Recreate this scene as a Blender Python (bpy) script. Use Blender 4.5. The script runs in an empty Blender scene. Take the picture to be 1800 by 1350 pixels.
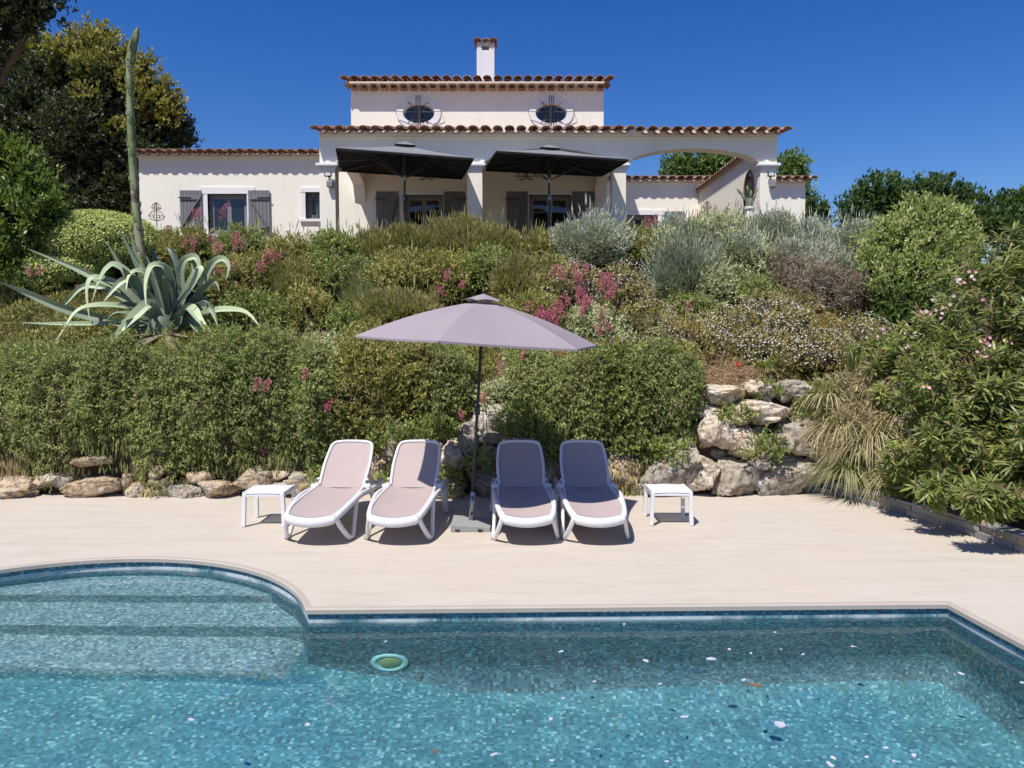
import bpy, bmesh, math, random
import numpy as np
from mathutils import Vector, Matrix
from mathutils.geometry import tessellate_polygon
PI = math.pi; R = math.radians
# ------------------------------------------------------------------ camera
CH = 2.2; PITCH = R(3.86); F = 1334.0
sc = bpy.context.scene
cam_d = bpy.data.cameras.new('camera'); cam = bpy.data.objects.new('camera', cam_d)
sc.collection.objects.link(cam); sc.camera = cam
cam.location = (0, 0, CH); cam.rotation_euler = (PI/2 - PITCH, 0, 0)
cam_d.sensor_width = 36; cam_d.lens = 36*F/1800; cam_d.clip_end = 3000
# ------------------------------------------------------------------ sky and sun
SUN = Vector((-0.325, -0.475, 1.0)).normalized()
world = bpy.data.worlds.new('World'); sc.world = world; world.use_nodes = True
wn = world.node_tree.nodes; wn.clear()
sky = wn.new('ShaderNodeTexSky'); sky.sky_type = 'NISHITA'; sky.sun_disc = False
sky.sun_elevation = math.asin(SUN.z); sky.sun_rotation = math.atan2(SUN.x, SUN.y)
sky.altitude = 0; sky.air_density = 1.0; sky.dust_density = 0.5; sky.ozone_density = 4.5
bg = wn.new('ShaderNodeBackground'); bg.inputs[1].default_value = 0.091
wo = wn.new('ShaderNodeOutputWorld')
hs = wn.new('ShaderNodeHueSaturation'); hs.inputs['Saturation'].default_value = 1.36; hs.inputs['Hue'].default_value = .517; hs.inputs['Value'].default_value = 1.08
world.node_tree.links.new(sky.outputs[0], hs.inputs['Color']); world.node_tree.links.new(hs.outputs[0], bg.inputs[0]); world.node_tree.links.new(bg.outputs[0], wo.inputs[0])
sun_d = bpy.data.lights.new('sun', 'SUN'); sun_d.energy = 4.8; sun_d.angle = R(0.53); sun_d.color = (1, .955, .89)
sun = bpy.data.objects.new('sun', sun_d); sc.collection.objects.link(sun)
sun.rotation_euler = SUN.to_track_quat('Z', 'Y').to_euler()
sc.view_settings.view_transform = 'Standard'; sc.view_settings.look = 'None'
sc.view_settings.exposure = 0.27; sc.view_settings.gamma = 1
sc.cycles.max_bounces = 7; sc.cycles.transparent_max_bounces = 12
sc.cycles.sample_clamp_indirect = 6
# ------------------------------------------------------------------ measuring helpers
def slope(py): return math.tan(math.atan((py-675)/F) + PITCH)        # metres down per metre ahead
def P(px, py, Y):
    """point at distance Y ahead seen at pixel px,py of the photo"""
    zc = math.cos(PITCH)*Y + math.sin(PITCH)*slope(py)*Y
    return Vector(((px-900)/F*zc, Y, CH - slope(py)*Y))
def G(px, py, z=0.0): return P(px, py, (CH-z)/slope(py))
def XW(px, Y, z):
    zc = math.cos(PITCH)*Y + math.sin(PITCH)*(CH-z)
    return (px-900)/F*zc
def ZW(py, Y): return CH - slope(py)*Y
# ------------------------------------------------------------------ object helpers
COL = sc.collection
def tag(o, label=None, cat=None, group=None, kind=None):
    if label: o['label'] = label
    if cat: o['category'] = cat
    if group: o['group'] = group
    if kind: o['kind'] = kind
    return o
def empty(name, loc, label=None, cat=None, group=None, rz=0):
    o = bpy.data.objects.new(name, None); COL.objects.link(o); o.location = loc; o.rotation_euler.z = rz
    o.empty_display_size = .1
    return tag(o, label, cat, group)
def copy_tree(o, parent=None):
    c = o.copy(); COL.objects.link(c); c.parent = parent
    for ch in list(o.children): copy_tree(ch, c)
    return c
def root_loc(p):
    v = Vector((0, 0, 0))
    while p is not None: v += p.location; p = p.parent
    return v
class MB:
    def __init__(s): s.v = []; s.f = []; s.uv = {}; s.tone = []
    def add(s, vs, fs, tone=None):
        n = len(s.v); s.v += [tuple(v) for v in vs]; s.f += [tuple(i+n for i in f) for f in fs]
        s.tone += [0.5 if tone is None else tone]*len(fs)
        return s
    def box(s, a, b, tone=None):
        (x0, y0, z0), (x1, y1, z1) = a, b
        x0, x1 = min(x0, x1), max(x0, x1); y0, y1 = min(y0, y1), max(y0, y1); z0, z1 = min(z0, z1), max(z0, z1)
        return s.add([(x0,y0,z0),(x1,y0,z0),(x1,y1,z0),(x0,y1,z0),(x0,y0,z1),(x1,y0,z1),(x1,y1,z1),(x0,y1,z1)],
              [(3,2,1,0),(4,5,6,7),(0,1,5,4),(1,2,6,5),(2,3,7,6),(3,0,4,7)], tone)
    def bar(s, p, q, w, d=None, up=(0,0,1), tone=None):
        p = Vector(p); q = Vector(q); d = d or w; t = (q-p).normalized(); u = Vector(up)
        if abs(t.dot(u)) > .98: u = Vector((0,1,0))
        a = t.cross(u).normalized(); b = a.cross(t).normalized()
        vs = [pt + a*sx*w/2 + b*sy*d/2 for pt in (p, q) for sx, sy in ((-1,-1),(1,-1),(1,1),(-1,1))]
        return s.add(vs, [(0,1,2,3),(7,6,5,4),(0,4,5,1),(1,5,6,2),(2,6,7,3),(3,7,4,0)], tone)
    def tube(s, pts, rad, n=10, cap=True, sy=1.0, up=(0,0,1), tone=None, closed=False):
        pts = [Vector(p) for p in pts]; m = len(pts)
        rads = rad if isinstance(rad, (list, tuple)) else [rad]*m
        vs = []; prev = None
        for i, p in enumerate(pts):
            if closed: t = pts[(i+1) % m] - pts[i-1]
            else: t = pts[min(i+1, m-1)] - pts[max(i-1, 0)]
            t.normalize(); u = Vector(up)
            if abs(t.dot(u)) > .99: u = Vector((0,1,0))
            a = t.cross(u).normalized()
            if prev is not None and a.dot(prev) < 0: a = -a
            prev = a; b = a.cross(t).normalized()
            for k in range(n):
                an = 2*PI*k/n; vs.append(p + a*math.cos(an)*rads[i] + b*math.sin(an)*rads[i]*sy)
        fs = []
        for i in range(m if closed else m-1):
            j = (i+1) % m
            for k in range(n): l = (k+1) % n; fs.append((i*n+k, i*n+l, j*n+l, j*n+k))
        if cap and not closed: fs += [tuple(range(n))[::-1], tuple((m-1)*n+k for k in range(n))]
        return s.add(vs, fs, tone)
    def lathe(s, prof, c=(0,0,0), n=20, tone=None):
        vs = [(c[0]+r*math.cos(2*PI*k/n), c[1]+r*math.sin(2*PI*k/n), c[2]+z) for r, z in prof for k in range(n)]
        fs = [(i*n+k, i*n+(k+1)%n, (i+1)*n+(k+1)%n, (i+1)*n+k) for i in range(len(prof)-1) for k in range(n)]
        fs += [tuple(range(n))[::-1], tuple((len(prof)-1)*n+k for k in range(n))]
        return s.add(vs, fs, tone)
    def build(s, name, mat, parent=None, smooth=False, bevel=0, world=True, uvs=None, tones=False):
        off = root_loc(parent) if (parent is not None and world) else Vector((0,0,0))
        me = bpy.data.meshes.new(name)
        me.from_pydata([(x-off.x, y-off.y, z-off.z) for x, y, z in s.v], [], s.f)
        me.materials.append(mat)
        if tones:
            at = me.attributes.new('tone', 'FLOAT', 'FACE'); at.data.foreach_set('value', s.tone)
        if uvs:
            l = me.uv_layers.new(name='uv')
            for i, lp in enumerate(me.loops): l.data[i].uv = uvs[i]
        me.validate()
        bm = bmesh.new(); bm.from_mesh(me); bmesh.ops.recalc_face_normals(bm, faces=bm.faces); bm.to_mesh(me); bm.free()
        if smooth: me.polygons.foreach_set('use_smooth', [True]*len(me.polygons))
        o = bpy.data.objects.new(name, me); COL.objects.link(o); o.parent = parent
        if bevel:
            md = o.modifiers.new('bevel', 'BEVEL'); md.width = bevel; md.segments = 2; md.limit_method = 'ANGLE'; md.angle_limit = R(50)
        return o
# ------------------------------------------------------------------ materials
class NT:
    def __init__(s, name):
        s.m = bpy.data.materials.new(name); s.m.use_nodes = True; s.t = s.m.node_tree; s.t.nodes.clear()
        s.out = s.t.nodes.new('ShaderNodeOutputMaterial')
    def n(s, kind, ins=None, **kw):
        nd = s.t.nodes.new('ShaderNode'+kind)
        for k, v in kw.items(): setattr(nd, k, v)
        for k, v in (ins or {}).items():
            if hasattr(v, 'bl_idname') or isinstance(v, bpy.types.NodeSocket): s.t.links.new(v, nd.inputs[k])
            else: nd.inputs[k].default_value = v
        return nd
    def l(s, a, b): s.t.links.new(a, b)
    def ramp(s, fac, stops, interp='LINEAR'):
        r = s.t.nodes.new('ShaderNodeValToRGB'); r.color_ramp.interpolation = interp
        e = r.color_ramp.elements
        while len(e) < len(stops): e.new(.5)
        for i, (p, c) in enumerate(stops): e[i].position = p; e[i].color = (*c, 1) if len(c) == 3 else c
        s.l(fac, r.inputs[0]); return r.outputs[0]
    def noise(s, scale, detail=4, vec=None, rough=.55):
        nd = s.n('TexNoise', {'Scale': scale, 'Detail': detail, 'Roughness': rough})
        if vec is not None: s.l(vec, nd.inputs['Vector'])
        return nd.outputs['Fac']
    def obj(s, scale=(1,1,1)):
        c = s.n('NewGeometry'); m = s.n('Mapping', {'Vector': c.outputs['Position'], 'Scale': scale}); return m.outputs[0]
    def math(s, op, a, b=0.0, c=None):
        d = {0: a, 1: b}
        if c is not None: d[2] = c
        return s.n('Math', d, operation=op).outputs[0]
    def mix(s, f, a, b, mode='MIX'):
        nd = s.t.nodes.new('ShaderNodeMix'); nd.data_type = 'RGBA'; nd.blend_type = mode
        for i, v in ((0, f), (6, a), (7, b)):
            if isinstance(v, bpy.types.NodeSocket): s.l(v, nd.inputs[i])
            else: nd.inputs[i].default_value = (*v, 1) if isinstance(v, (tuple, list)) and len(v) == 3 else v
        return nd.outputs[2]
    def bump(s, h, strength=.3, dist=.01):
        return s.n('Bump', {'Height': h, 'Strength': strength, 'Distance': dist}).outputs[0]
    def pbr(s, col, rough=.6, normal=None, metal=0, spec=.5, **kw):
        b = s.n('BsdfPrincipled'); i = b.inputs
        for k, v in (('Base Color', col), ('Roughness', rough), ('Metallic', metal), ('Specular IOR Level', spec)):
            if isinstance(v, bpy.types.NodeSocket): s.l(v, i[k])
            else: i[k].default_value = (*v, 1) if isinstance(v, (tuple, list)) else v
        if normal is not None: s.l(normal, i['Normal'])
        return b
    def done(s, b): s.l(b.outputs[0], s.out.inputs[0]); return s.m
def m_plain(name, col, rough=.6, metal=0, var=.12, nscale=6, bump=.15, bscale=60, spec=.5):
    t = NT(name); n = t.noise(nscale, 5, t.obj())
    c = t.mix(t.math('MULTIPLY', n, 1.0), tuple(x*(1-var) for x in col), tuple(min(1, x*(1+var)) for x in col))
    return t.done(t.pbr(c, rough, t.bump(t.noise(bscale, 3, t.obj()), bump, .004), metal, spec))
def m_leaf(name, cols, transl=.3, rough=.55, nscale=1.3, dry=0.0):
    """cols: three colours picked by each leaf's own tone, patchy over the plant"""
    g_ = GAIN.get(name, 2.8); w_ = (1.06, 1.0, .68) if dry >= .3 else (1, 1, .9); cols = [tuple(min(.75, x*g_*k_) for x, k_ in zip(c_, w_)) for c_ in cols]
    t = NT(name); a = t.n('Attribute', attribute_name='tone')
    n = t.noise(nscale, 3, t.obj())
    f = t.math('ADD', t.math('MULTIPLY', a.outputs['Fac'], .75), t.math('MULTIPLY', t.math('SUBTRACT', n, .5), .9))
    f = t.math('ADD', f, .12)
    c = t.ramp(f, [(0.05, cols[0]), (.5, cols[1]), (.95, cols[2])])
    if dry:      # patches of older, browner growth and a few dead leaves
        pn = t.noise(2.3, 4, t.obj(), .6); c = t.mix(t.math('MULTIPLY', t.ramp(pn, [(.44, (0,0,0)), (.66, (1,1,1))]), dry), c, (.27, .215, .10))
        dl = t.n('TexWhiteNoise', {'W': a.outputs['Fac']}, noise_dimensions='1D').outputs['Value']
        c = t.mix(t.math('MULTIPLY', t.math('GREATER_THAN', dl, .86), .65), c, (.30, .22, .13)); c = t.mix(t.math('MULTIPLY', t.math('LESS_THAN', dl, .10), .6), c, (.02, .025, .01))
    b = t.pbr(c, rough, spec=.35)
    tr = t.n('BsdfTranslucent', {'Color': t.mix(.5, c, (.35, .5, .05), 'MIX')})
    mx = t.n('MixShader', {0: transl, 1: b.outputs[0], 2: tr.outputs[0]})
    return t.done(mx)
M = {}
GAIN = {'dry_mass_leaf': 1.35, 'dry_litter': 1.0, 'oak_leaf': 1.35, 'valerian_flower': 1, 'poppy_petal': 1, 'oleander_flower': 1, 'silver_leaf': 1.85, 'lavender_leaf': 2.0, 'far_tree_leaf': 1.3, 'mid_tree_leaf': 1.7, 'dark_green_leaf': 1.7, 'brownish_rosemary_leaf': 2.4, 'mauve_twig': 2.0, 'dry_strap_leaf': 1.3, 'oleander_dry_tip': 1.1, 'lime_leaf': 1.6, 'oleander_leaf': 1.35, 'oak_new_growth': 1.4, 'far_tree_leaf': 1.3, 'laurel_leaf': 1.8, 'straw_leaf': 1.5}
def stucco(name, col, bs=.35, stain=.9):
    t = NT(name); v = t.obj(); n = t.noise(.9, 5, v); n2 = t.noise(5, 4, v)
    c = t.mix(n, tuple(x*stain for x in col), tuple(min(1, x*1.05) for x in col))
    c = t.mix(t.math('MULTIPLY', n2, .14), c, tuple(x*.72 for x in col))
    vs = t.obj((5, 5, .35)); st = t.noise(2.2, 4, vs)
    c = t.mix(t.math('MULTIPLY', t.ramp(st, [(.52, (0,0,0)), (.8, (1,1,1))]), .16), c, tuple(x*.55 for x in col))
    return t.done(t.pbr(c, .9, t.bump(t.noise(140, 4, v), bs, .004), spec=.2))
M['stucco'] = stucco('stucco', (.88, .83, .725)); M['white'] = stucco('white_render', (.78, .76, .76), .15, .95)
M['chimney'] = stucco('chimney_render', (.74, .74, .76), .2)
def tiles_mat():
    t = NT('roof_tile_clay'); a = t.n('Attribute', attribute_name='tone'); v = t.obj()
    c = t.ramp(a.outputs['Fac'], [(0, (.28, .14, .09)), (.35, (.38, .21, .14)), (.7, (.46, .29, .20)), (1, (.50, .38, .30))])
    n = t.noise(7, 6, v, .7)
    c = t.mix(t.math('MULTIPLY', t.ramp(n, [(.42, (0,0,0)), (.62, (1,1,1))]), .5), c, (.16, .12, .10))
    c = t.mix(t.math('MULTIPLY', t.ramp(t.noise(17, 4, v), [(.55, (0,0,0)), (.7, (1,1,1))]), .45), c, (.55, .50, .42))
    return t.done(t.pbr(c, .9, t.bump(t.noise(90, 4, v), .4, .004), spec=.2))
M['tile'] = tiles_mat()
M['shutter'] = m_plain('shutter_grey_paint', (.17, .165, .175), .6, var=.12)
M['frame'] = m_plain('window_frame_grey', (.22, .215, .225), .5)
M['white_pl'] = m_plain('white_plastic', (.70, .69, .70), .38, var=.03, nscale=4, bump=.05)
M['iron'] = m_plain('black_iron', (.02, .02, .025), .5)
M['rust'] = m_plain('rusty_iron', (.20, .11, .07), .8, var=.4, nscale=30)
M['pole'] = m_plain('charcoal_metal', (.03, .03, .033), .45)
M['steel'] = m_plain('grey_steel', (.45, .45, .46), .4, .6)
M['granite'] = m_plain('grey_granite', (.27, .28, .28), .8, var=.25, nscale=50)
M['terracotta'] = m_plain('white_pot_glaze', (.72, .69, .66), .6)
M['grey_pl'] = m_plain('grey_plastic', (.22, .23, .24), .5)
def glass():
    t = NT('window_glass'); v = t.obj()
    return t.done(t.pbr((.012, .014, .018), .03, t.bump(t.noise(1.5, 2, v), .04, .02), spec=.8))
M['glass'] = glass()
def cloth(name, col, weave=900, tr=.15, bump=.2):
    t = NT(name); v = t.obj(); n = t.noise(2.5, 5, v)
    c = t.mix(n, tuple(x*.88 for x in col), tuple(min(1, x*1.07) for x in col))
    b = t.pbr(c, .85, t.bump(t.noise(weave/6, 3, v), bump, .002), spec=.2)
    tl = t.n('BsdfTranslucent', {'Color': (*col, 1)})
    return t.done(t.n('MixShader', {0: tr, 1: b.outputs[0], 2: tl.outputs[0]}))
M['canopy'] = cloth('mauve_grey_canopy', (.33, .28, .305), tr=.10); M['dark_canopy'] = cloth('grey_canopy_top', (.20, .205, .22), tr=.0); M['under_shade'] = cloth('canopy_shade_black', (.022, .022, .026), tr=0)  # terrace canopies: top lightened for sheen, underside blackened for shade
M['sling'] = cloth('taupe_mesh_sling', (.43, .35, .33), tr=.04)
def rockmat(name, c1, c2, c3):
    t = NT(name); v = t.obj(); oi = t.n('ObjectInfo')
    n = t.noise(2.4, 6, v, .65); n2 = t.noise(13, 6, v, .7); 
    c = t.ramp(n, [(.3, c1), (.5, c2), (.68, c3)])
    c = t.mix(t.math('MULTIPLY', oi.outputs['Random'], .35), c, tuple(x*.75 for x in c2))
    c = t.mix(t.math('MULTIPLY', t.ramp(n2, [(.47, (0,0,0)), (.60, (1,1,1))]), .7), c, (.09, .07, .05)); vo = t.n('TexVoronoi', {'Scale': 5.0, 'Vector': v}, feature='DISTANCE_TO_EDGE'); cr = t.ramp(vo.outputs[0], [(.0, (1,1,1)), (.035, (0,0,0))]); c = t.mix(t.math('MULTIPLY', cr, .22), c, (.05, .04, .03))
    c = t.mix(t.math('MULTIPLY', t.ramp(t.noise(6, 5, v), [(.56, (0,0,0)), (.66, (1,1,1))]), .5), c, (.52, .50, .46))
    h = t.math('ADD', t.math('MULTIPLY', t.noise(9, 8, v, .7), 1), t.math('MULTIPLY', t.noise(40, 5, v, .7), .3))
    return t.done(t.pbr(c, .95, t.bump(h, .8, .045), spec=.2))
M['rock'] = rockmat('limestone', (.46, .30, .17), (.55, .42, .28), (.58, .51, .40))
M['rock_pale'] = rockmat('pale_limestone', (.62, .45, .28), (.72, .60, .46), (.78, .73, .65))
M['rock_grey'] = rockmat('grey_limestone', (.34, .28, .20), (.46, .40, .32), (.56, .52, .45))
def kerbmat():
    t = NT('stacked_slate'); v = t.obj(); a = t.n('Attribute', attribute_name='tone')
    c = t.ramp(a.outputs['Fac'], [(0, (.24, .235, .24)), (.5, (.38, .37, .365)), (.85, (.44, .33, .21)), (1, (.52, .50, .46))])
    c = t.mix(t.math('MULTIPLY', t.noise(22, 6, v, .7), .5), c, (.12, .11, .10))
    return t.done(t.pbr(c, .9, t.bump(t.noise(35, 6, v, .7), .8, .02), spec=.25))
M['kerb'] = kerbmat()
def soil():
    t = NT('soil'); v = t.obj(); n = t.noise(1.1, 6, v, .6); n2 = t.noise(25, 6, v, .7)
    c = t.ramp(n, [(.35, (.06, .045, .028)), (.5, (.13, .08, .05)), (.62, (.20, .13, .08)), (.72, (.08, .075, .035))])
    c = t.mix(t.math('MULTIPLY', n2, .35), c, (.22, .16, .11))
    return t.done(t.pbr(c, .95, t.bump(n2, .8, .05), spec=.15))
M['soil'] = soil()
def deckmat():
    t = NT('deck_sandstone'); v = t.obj(); vs = t.obj((.7, 3.5, 1))
    n = t.noise(1.6, 6, vs, .6); n2 = t.noise(9, 5, t.obj((.4, 2, 1)), .6)
    c = t.ramp(n, [(.3, (.46, .402, .335)), (.5, (.50, .447, .377)), (.7, (.525, .478, .41))])
    c = t.mix(t.math('MULTIPLY', t.ramp(n2, [(.5, (0,0,0)), (.75, (1,1,1))]), .22), c, (.42, .33, .26))
    br = t.n('TexBrick', {'Vector': v, 'Scale': 1.0, 'Mortar Size': .006, 'Brick Width': 1.2, 'Row Height': .6, 'Mortar Smooth': .3, 'Color1': (0,0,0,1), 'Color2': (0,0,0,1), 'Mortar': (1,1,1,1)})
    c = t.mix(t.math('MULTIPLY', br.outputs['Color'], .30), c, (.38, .31, .25))
    br2 = t.n('TexBrick', {'Vector': v, 'Scale': 1.0, 'Mortar Size': .0, 'Brick Width': 1.2, 'Row Height': .6, 'Color1': (0,0,0,1), 'Color2': (1,1,1,1), 'Mortar': (0,0,0,1)})
    c = t.mix(t.math('MULTIPLY', br2.outputs['Color'], .22), c, (.50, .41, .34))
    big = t.ramp(t.noise(.55, 4, v, .6), [(.38, (0,0,0)), (.64, (1,1,1))]); c = t.mix(t.math('MULTIPLY', big, .35), c, (.535, .45, .375))
    spl = t.ramp(t.noise(2.6, 6, v, .75), [(.60, (0,0,0)), (.70, (1,1,1))]); c = t.mix(t.math('MULTIPLY', spl, .10), c, (.33, .27, .22))
    dirt = t.ramp(t.noise(55, 3, v, .5), [(.70, (0,0,0)), (.76, (1,1,1))])
    c = t.mix(t.math('MULTIPLY', dirt, .35), c, (.30, .24, .18))
    return t.done(t.pbr(c, .75, t.bump(t.noise(120, 4, v), .2, .003), spec=.3))
M['deck'] = deckmat()
M['coping'] = m_plain('coping_stone', (.40, .35, .30), .7, var=.12, nscale=3)
def mosaic(name, cols, grout):
    t = NT(name); uv = t.n('UVMap'); TS = 1/.026
    v = t.n('VectorMath', {0: uv.outputs[0], 1: (TS, TS, TS)}, operation='MULTIPLY').outputs[0]
    fl = t.n('VectorMath', {0: v}, operation='FLOOR').outputs[0]; fr = t.n('VectorMath', {0: v}, operation='FRACTION').outputs[0]
    wn_ = t.n('TexWhiteNoise', {'Vector': fl}, noise_dimensions='2D').outputs['Value']
    c = t.ramp(wn_, list(zip((0, .15, .4, .68, .87, .96), cols)), 'CONSTANT')
    sp = t.n('SeparateXYZ', {0: fr})
    def edge(o): return t.math('MINIMUM', o, t.math('SUBTRACT', 1.0, o))
    e = t.math('MINIMUM', edge(sp.outputs[0]), edge(sp.outputs[1]))
    g = t.math('LESS_THAN', e, .06)
    c = t.mix(g, c, grout)
    ps = t.n('SeparateXYZ', {0: t.n('NewGeometry').outputs['Position']}).outputs[2]      # sunlit strip at the water line, painted pale into the tiles
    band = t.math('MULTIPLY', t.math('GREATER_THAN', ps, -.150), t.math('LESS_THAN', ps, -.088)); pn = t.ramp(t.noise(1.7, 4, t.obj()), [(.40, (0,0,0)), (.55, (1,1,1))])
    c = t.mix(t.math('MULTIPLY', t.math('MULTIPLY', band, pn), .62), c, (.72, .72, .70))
    return t.done(t.pbr(c, .6, spec=.25))
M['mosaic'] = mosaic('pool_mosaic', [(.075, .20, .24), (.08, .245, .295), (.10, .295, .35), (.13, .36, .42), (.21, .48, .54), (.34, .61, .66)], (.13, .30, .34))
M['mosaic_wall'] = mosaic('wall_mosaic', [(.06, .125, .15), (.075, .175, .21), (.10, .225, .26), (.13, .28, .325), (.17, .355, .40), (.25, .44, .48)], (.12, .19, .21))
M['mosaic_step'] = mosaic('step_mosaic', [(.12, .21, .23), (.17, .29, .32), (.23, .38, .41), (.30, .46, .49), (.42, .58, .60), (.55, .70, .71)], (.22, .35, .37))  # step and floor tones carry the water's depth tint in the tile colour
# ================================================================== TERRAIN, DECK, POOL
rng = np.random.default_rng(7); random.seed(7)
def sstep(a, b, x): t = np.clip((x-a)/(b-a), 0, 1); return t*t*(3-2*t)
def wall_y(x):
    """y of the foot of the bank: rock wall, then the low kerb curving towards the pool on the right"""
    x = np.asarray(x, float)
    base = 10.12 + .03*(x+6.8)
    return np.interp(x, [-60, 4.0, 4.25, 4.55, 4.75, 4.95, 5.06, 5.25, 5.9, 8, 60],
                        [9, 10.42, 10.38, 9.65, 8.95, 8.3, 7.6, 6.8, 4.5, 0, -30]) * (x > 3.9) + base*(x <= 3.9)
def ground_z(x, y):
    x = np.asarray(x, float); y = np.asarray(y, float)
    d = y - (10.12 + .03*(np.minimum(x, 4)+6.8))
    main = np.interp(d, [0, .12, .3, .6, 1.0, 2.0, 4.2, 5.2, 7], [0, .55, 1.1, 1.42, 1.62, 2.15, 3.3, 3.62, 3.66])
    soft = np.interp(d, [-3, -1.2, 0, 1.2, 2.4, 4.4, 5.6], [.2, .25, .5, 1.5, 2.2, 3.4, 3.66])
    k = sstep(3.6, 4.6, x); z = main*(1-k) + soft*k
    z = np.where(y < wall_y(x) + .16*(x > 3.9), -.06, z); z = np.where((x > 3.9) & (y < wall_y(x)+.75) & (z > .1), np.minimum(z, .12), z)
    kx = np.interp(y, [4.6, 5.8, 6.8, 7.4, 8.0, 8.6, 9.2, 9.78, 10.3], [5.85, 5.5, 5.22, 5.09, 5.0, 4.84, 4.68, 4.52, 4.3]); z = np.where((y > 3) & (y < 10.3) & (x < kx+.34), -.06, z)
    z = z + np.where((z > .3) & (z < 3.55), .07*np.sin(x*2.3+y*1.1) + .05*np.sin(x*5.1-y*3.7), 0)
    return z
def grid(xs, ys, zf, name, mat, skip=None):
    X, Y = np.meshgrid(xs, ys); Z = zf(X, Y); nx = len(xs)
    vs = np.stack([X.ravel(), Y.ravel(), Z.ravel()], 1); fs = []
    for j in range(len(ys)-1):
        for i in range(nx-1):
            cx = (xs[i]+xs[i+1])/2; cy = (ys[j]+ys[j+1])/2
            if skip and skip(cx, cy): continue
            a = j*nx+i; fs.append((a, a+1, a+nx+1, a+nx))
    me = bpy.data.meshes.new(name); me.from_pydata(vs.tolist(), [], fs); me.materials.append(mat)
    me.polygons.foreach_set('use_smooth', [True]*len(fs))
    o = bpy.data.objects.new(name, me); COL.objects.link(o); return o
xs = np.concatenate([[-900, -300, -120, -60, -30, -20], np.arange(-14, 14.01, .2), [20, 30, 60, 120, 300, 900]])
ys = np.concatenate([[-300, -60, -20, -8, -4, 0, 2, 4, 5.5, 7, 8], np.arange(9, 16.6, .1), [18, 22, 30, 60, 150, 400, 1500]])
tag(grid(xs, ys, ground_z, 'ground', M['soil'], lambda x, y: -9 < x < 4.6 and 0 < y < 8), kind='structure')

# pool outline, clockwise seen from above, starting at the near right corner
WZ = -.122
pA, pB, pC = [G(*q) for q in ((537, 1071), (230, 981), (0, 1000.5))]
def circ(a, b, c):
    A = np.array([[2*(b.x-a.x), 2*(b.y-a.y)], [2*(c.x-a.x), 2*(c.y-a.y)]]); r = np.array([b.x**2+b.y**2-a.x**2-a.y**2, c.x**2+c.y**2-a.x**2-a.y**2])
    s = np.linalg.solve(A, r); return s[0], s[1], math.hypot(a.x-s[0], a.y-s[1])
ccx, ccy, ccr = circ(pA, pB, pC)
a0 = math.atan2(pA.y-ccy, pA.x-ccx); a1 = PI - a0
arc = [(ccx+ccr*math.cos(a0+(a1-a0)*i/39), ccy+ccr*math.sin(a0+(a1-a0)*i/39)) for i in range(40)]
pD = G(1665, 1061); pE = G(1800, 1133); dE = (pE-pD).normalized()
near = pD + dE*5.0
yl = arc[-1][1]
outline = [(near.x, near.y), (pE.x, pE.y), (pD.x, pD.y)] + [(pD.x+(pA.x-pD.x)*i/4, pD.y+(pA.y-pD.y)*i/4) for i in (1,2,3)] + arc + [(-8.2, yl), (-8.2, near.y)]
def offset(poly, d):
    out = []; n = len(poly)
    for i in range(n):
        p0 = Vector(poly[i-1]); p1 = Vector(poly[i]); p2 = Vector(poly[(i+1) % n])
        e1 = (p1-p0).normalized(); e2 = (p2-p1).normalized()
        n1 = Vector((-e1.y, e1.x)); n2 = Vector((-e2.y, e2.x)); b = (n1+n2).normalized()
        k = d/max(.35, b.dot(n1)); out.append((p1.x+b.x*k, p1.y+b.y*k))
    return out
def area(p): return sum(p[i-1][0]*p[i][1]-p[i][0]*p[i-1][1] for i in range(len(p)))/2
if area(outline) > 0: sgn = -1      # outwards
else: sgn = 1
outer = offset(outline, sgn*.05)
def ring(mb, a, b, za, zb):
    n = len(a); vs = [(*p, za) for p in a] + [(*p, zb) for p in b]
    mb.add(vs, [(i, (i+1) % n, n+(i+1) % n, n+i) for i in range(n)])
cp = MB(); inn = offset(outline, sgn*.012)
ring(cp, outer, inn, .003, .003); ring(cp, inn, outline, .003, -.008); ring(cp, outline, outline, -.008, -.042); ring(cp, outline, offset(outline, sgn*.05), -.042, -.044)
ring(cp, outer, outer, .003, -.06)
tag(cp.build('pool_coping', M['coping']), kind='structure')
dk = MB(); dlim = [(-15, -4)] + [(x, float(wall_y(x))+.25) for x in (-15, -7, 0, 3.8, 4.3)] + [(4.72, 9.75), (4.85, 9.2), (5.0, 8.6), (5.16, 8.0), (5.26, 7.4), (5.4, 6.8), (5.7, 5.8), (6.1, 4.5), (8, 0), (9.6, -4)]
tri = tessellate_polygon([[Vector((*p, 0)) for p in dlim], [Vector((*p, 0)) for p in outer]])
allp = dlim + outer; dk.add([(*p, 0) for p in allp], [tuple(t) for t in tri])
tag(dk.build('pool_deck', M['deck']), kind='structure')
# basin walls and floor with metric uv for the mosaic
wl = offset(outline, sgn*.025); DEP = -1.36
mb = MB(); uvs = []; s = 0; n = len(wl)
for i in range(n):
    a = Vector(wl[i]); b = Vector(wl[(i+1) % n]); L = (b-a).length
    mb.add([(*a, -.043), (*b, -.043), (*b, DEP), (*a, DEP)], [(0, 1, 2, 3)]); uvs += [(s, 0), (s+L, 0), (s+L, DEP), (s, DEP)]; s += L
tri = tessellate_polygon([[Vector((*p, 0)) for p in wl]])
mb.add([(*p, DEP) for p in wl], [tuple(t) for t in tri]); uvs += [wl[i] for t in tri for i in t]
cove = MB(); cuv = []; RC = .42; K_ = 9       # the rounded foot of the walls
pls = [[(*p, DEP+RC*(1-math.sin(PI/2*k/K_))+.002) for p in offset(outline, sgn*.025-sgn*(.002+RC*(1-math.cos(PI/2*k/K_))))] for k in range(K_+1)]
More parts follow.
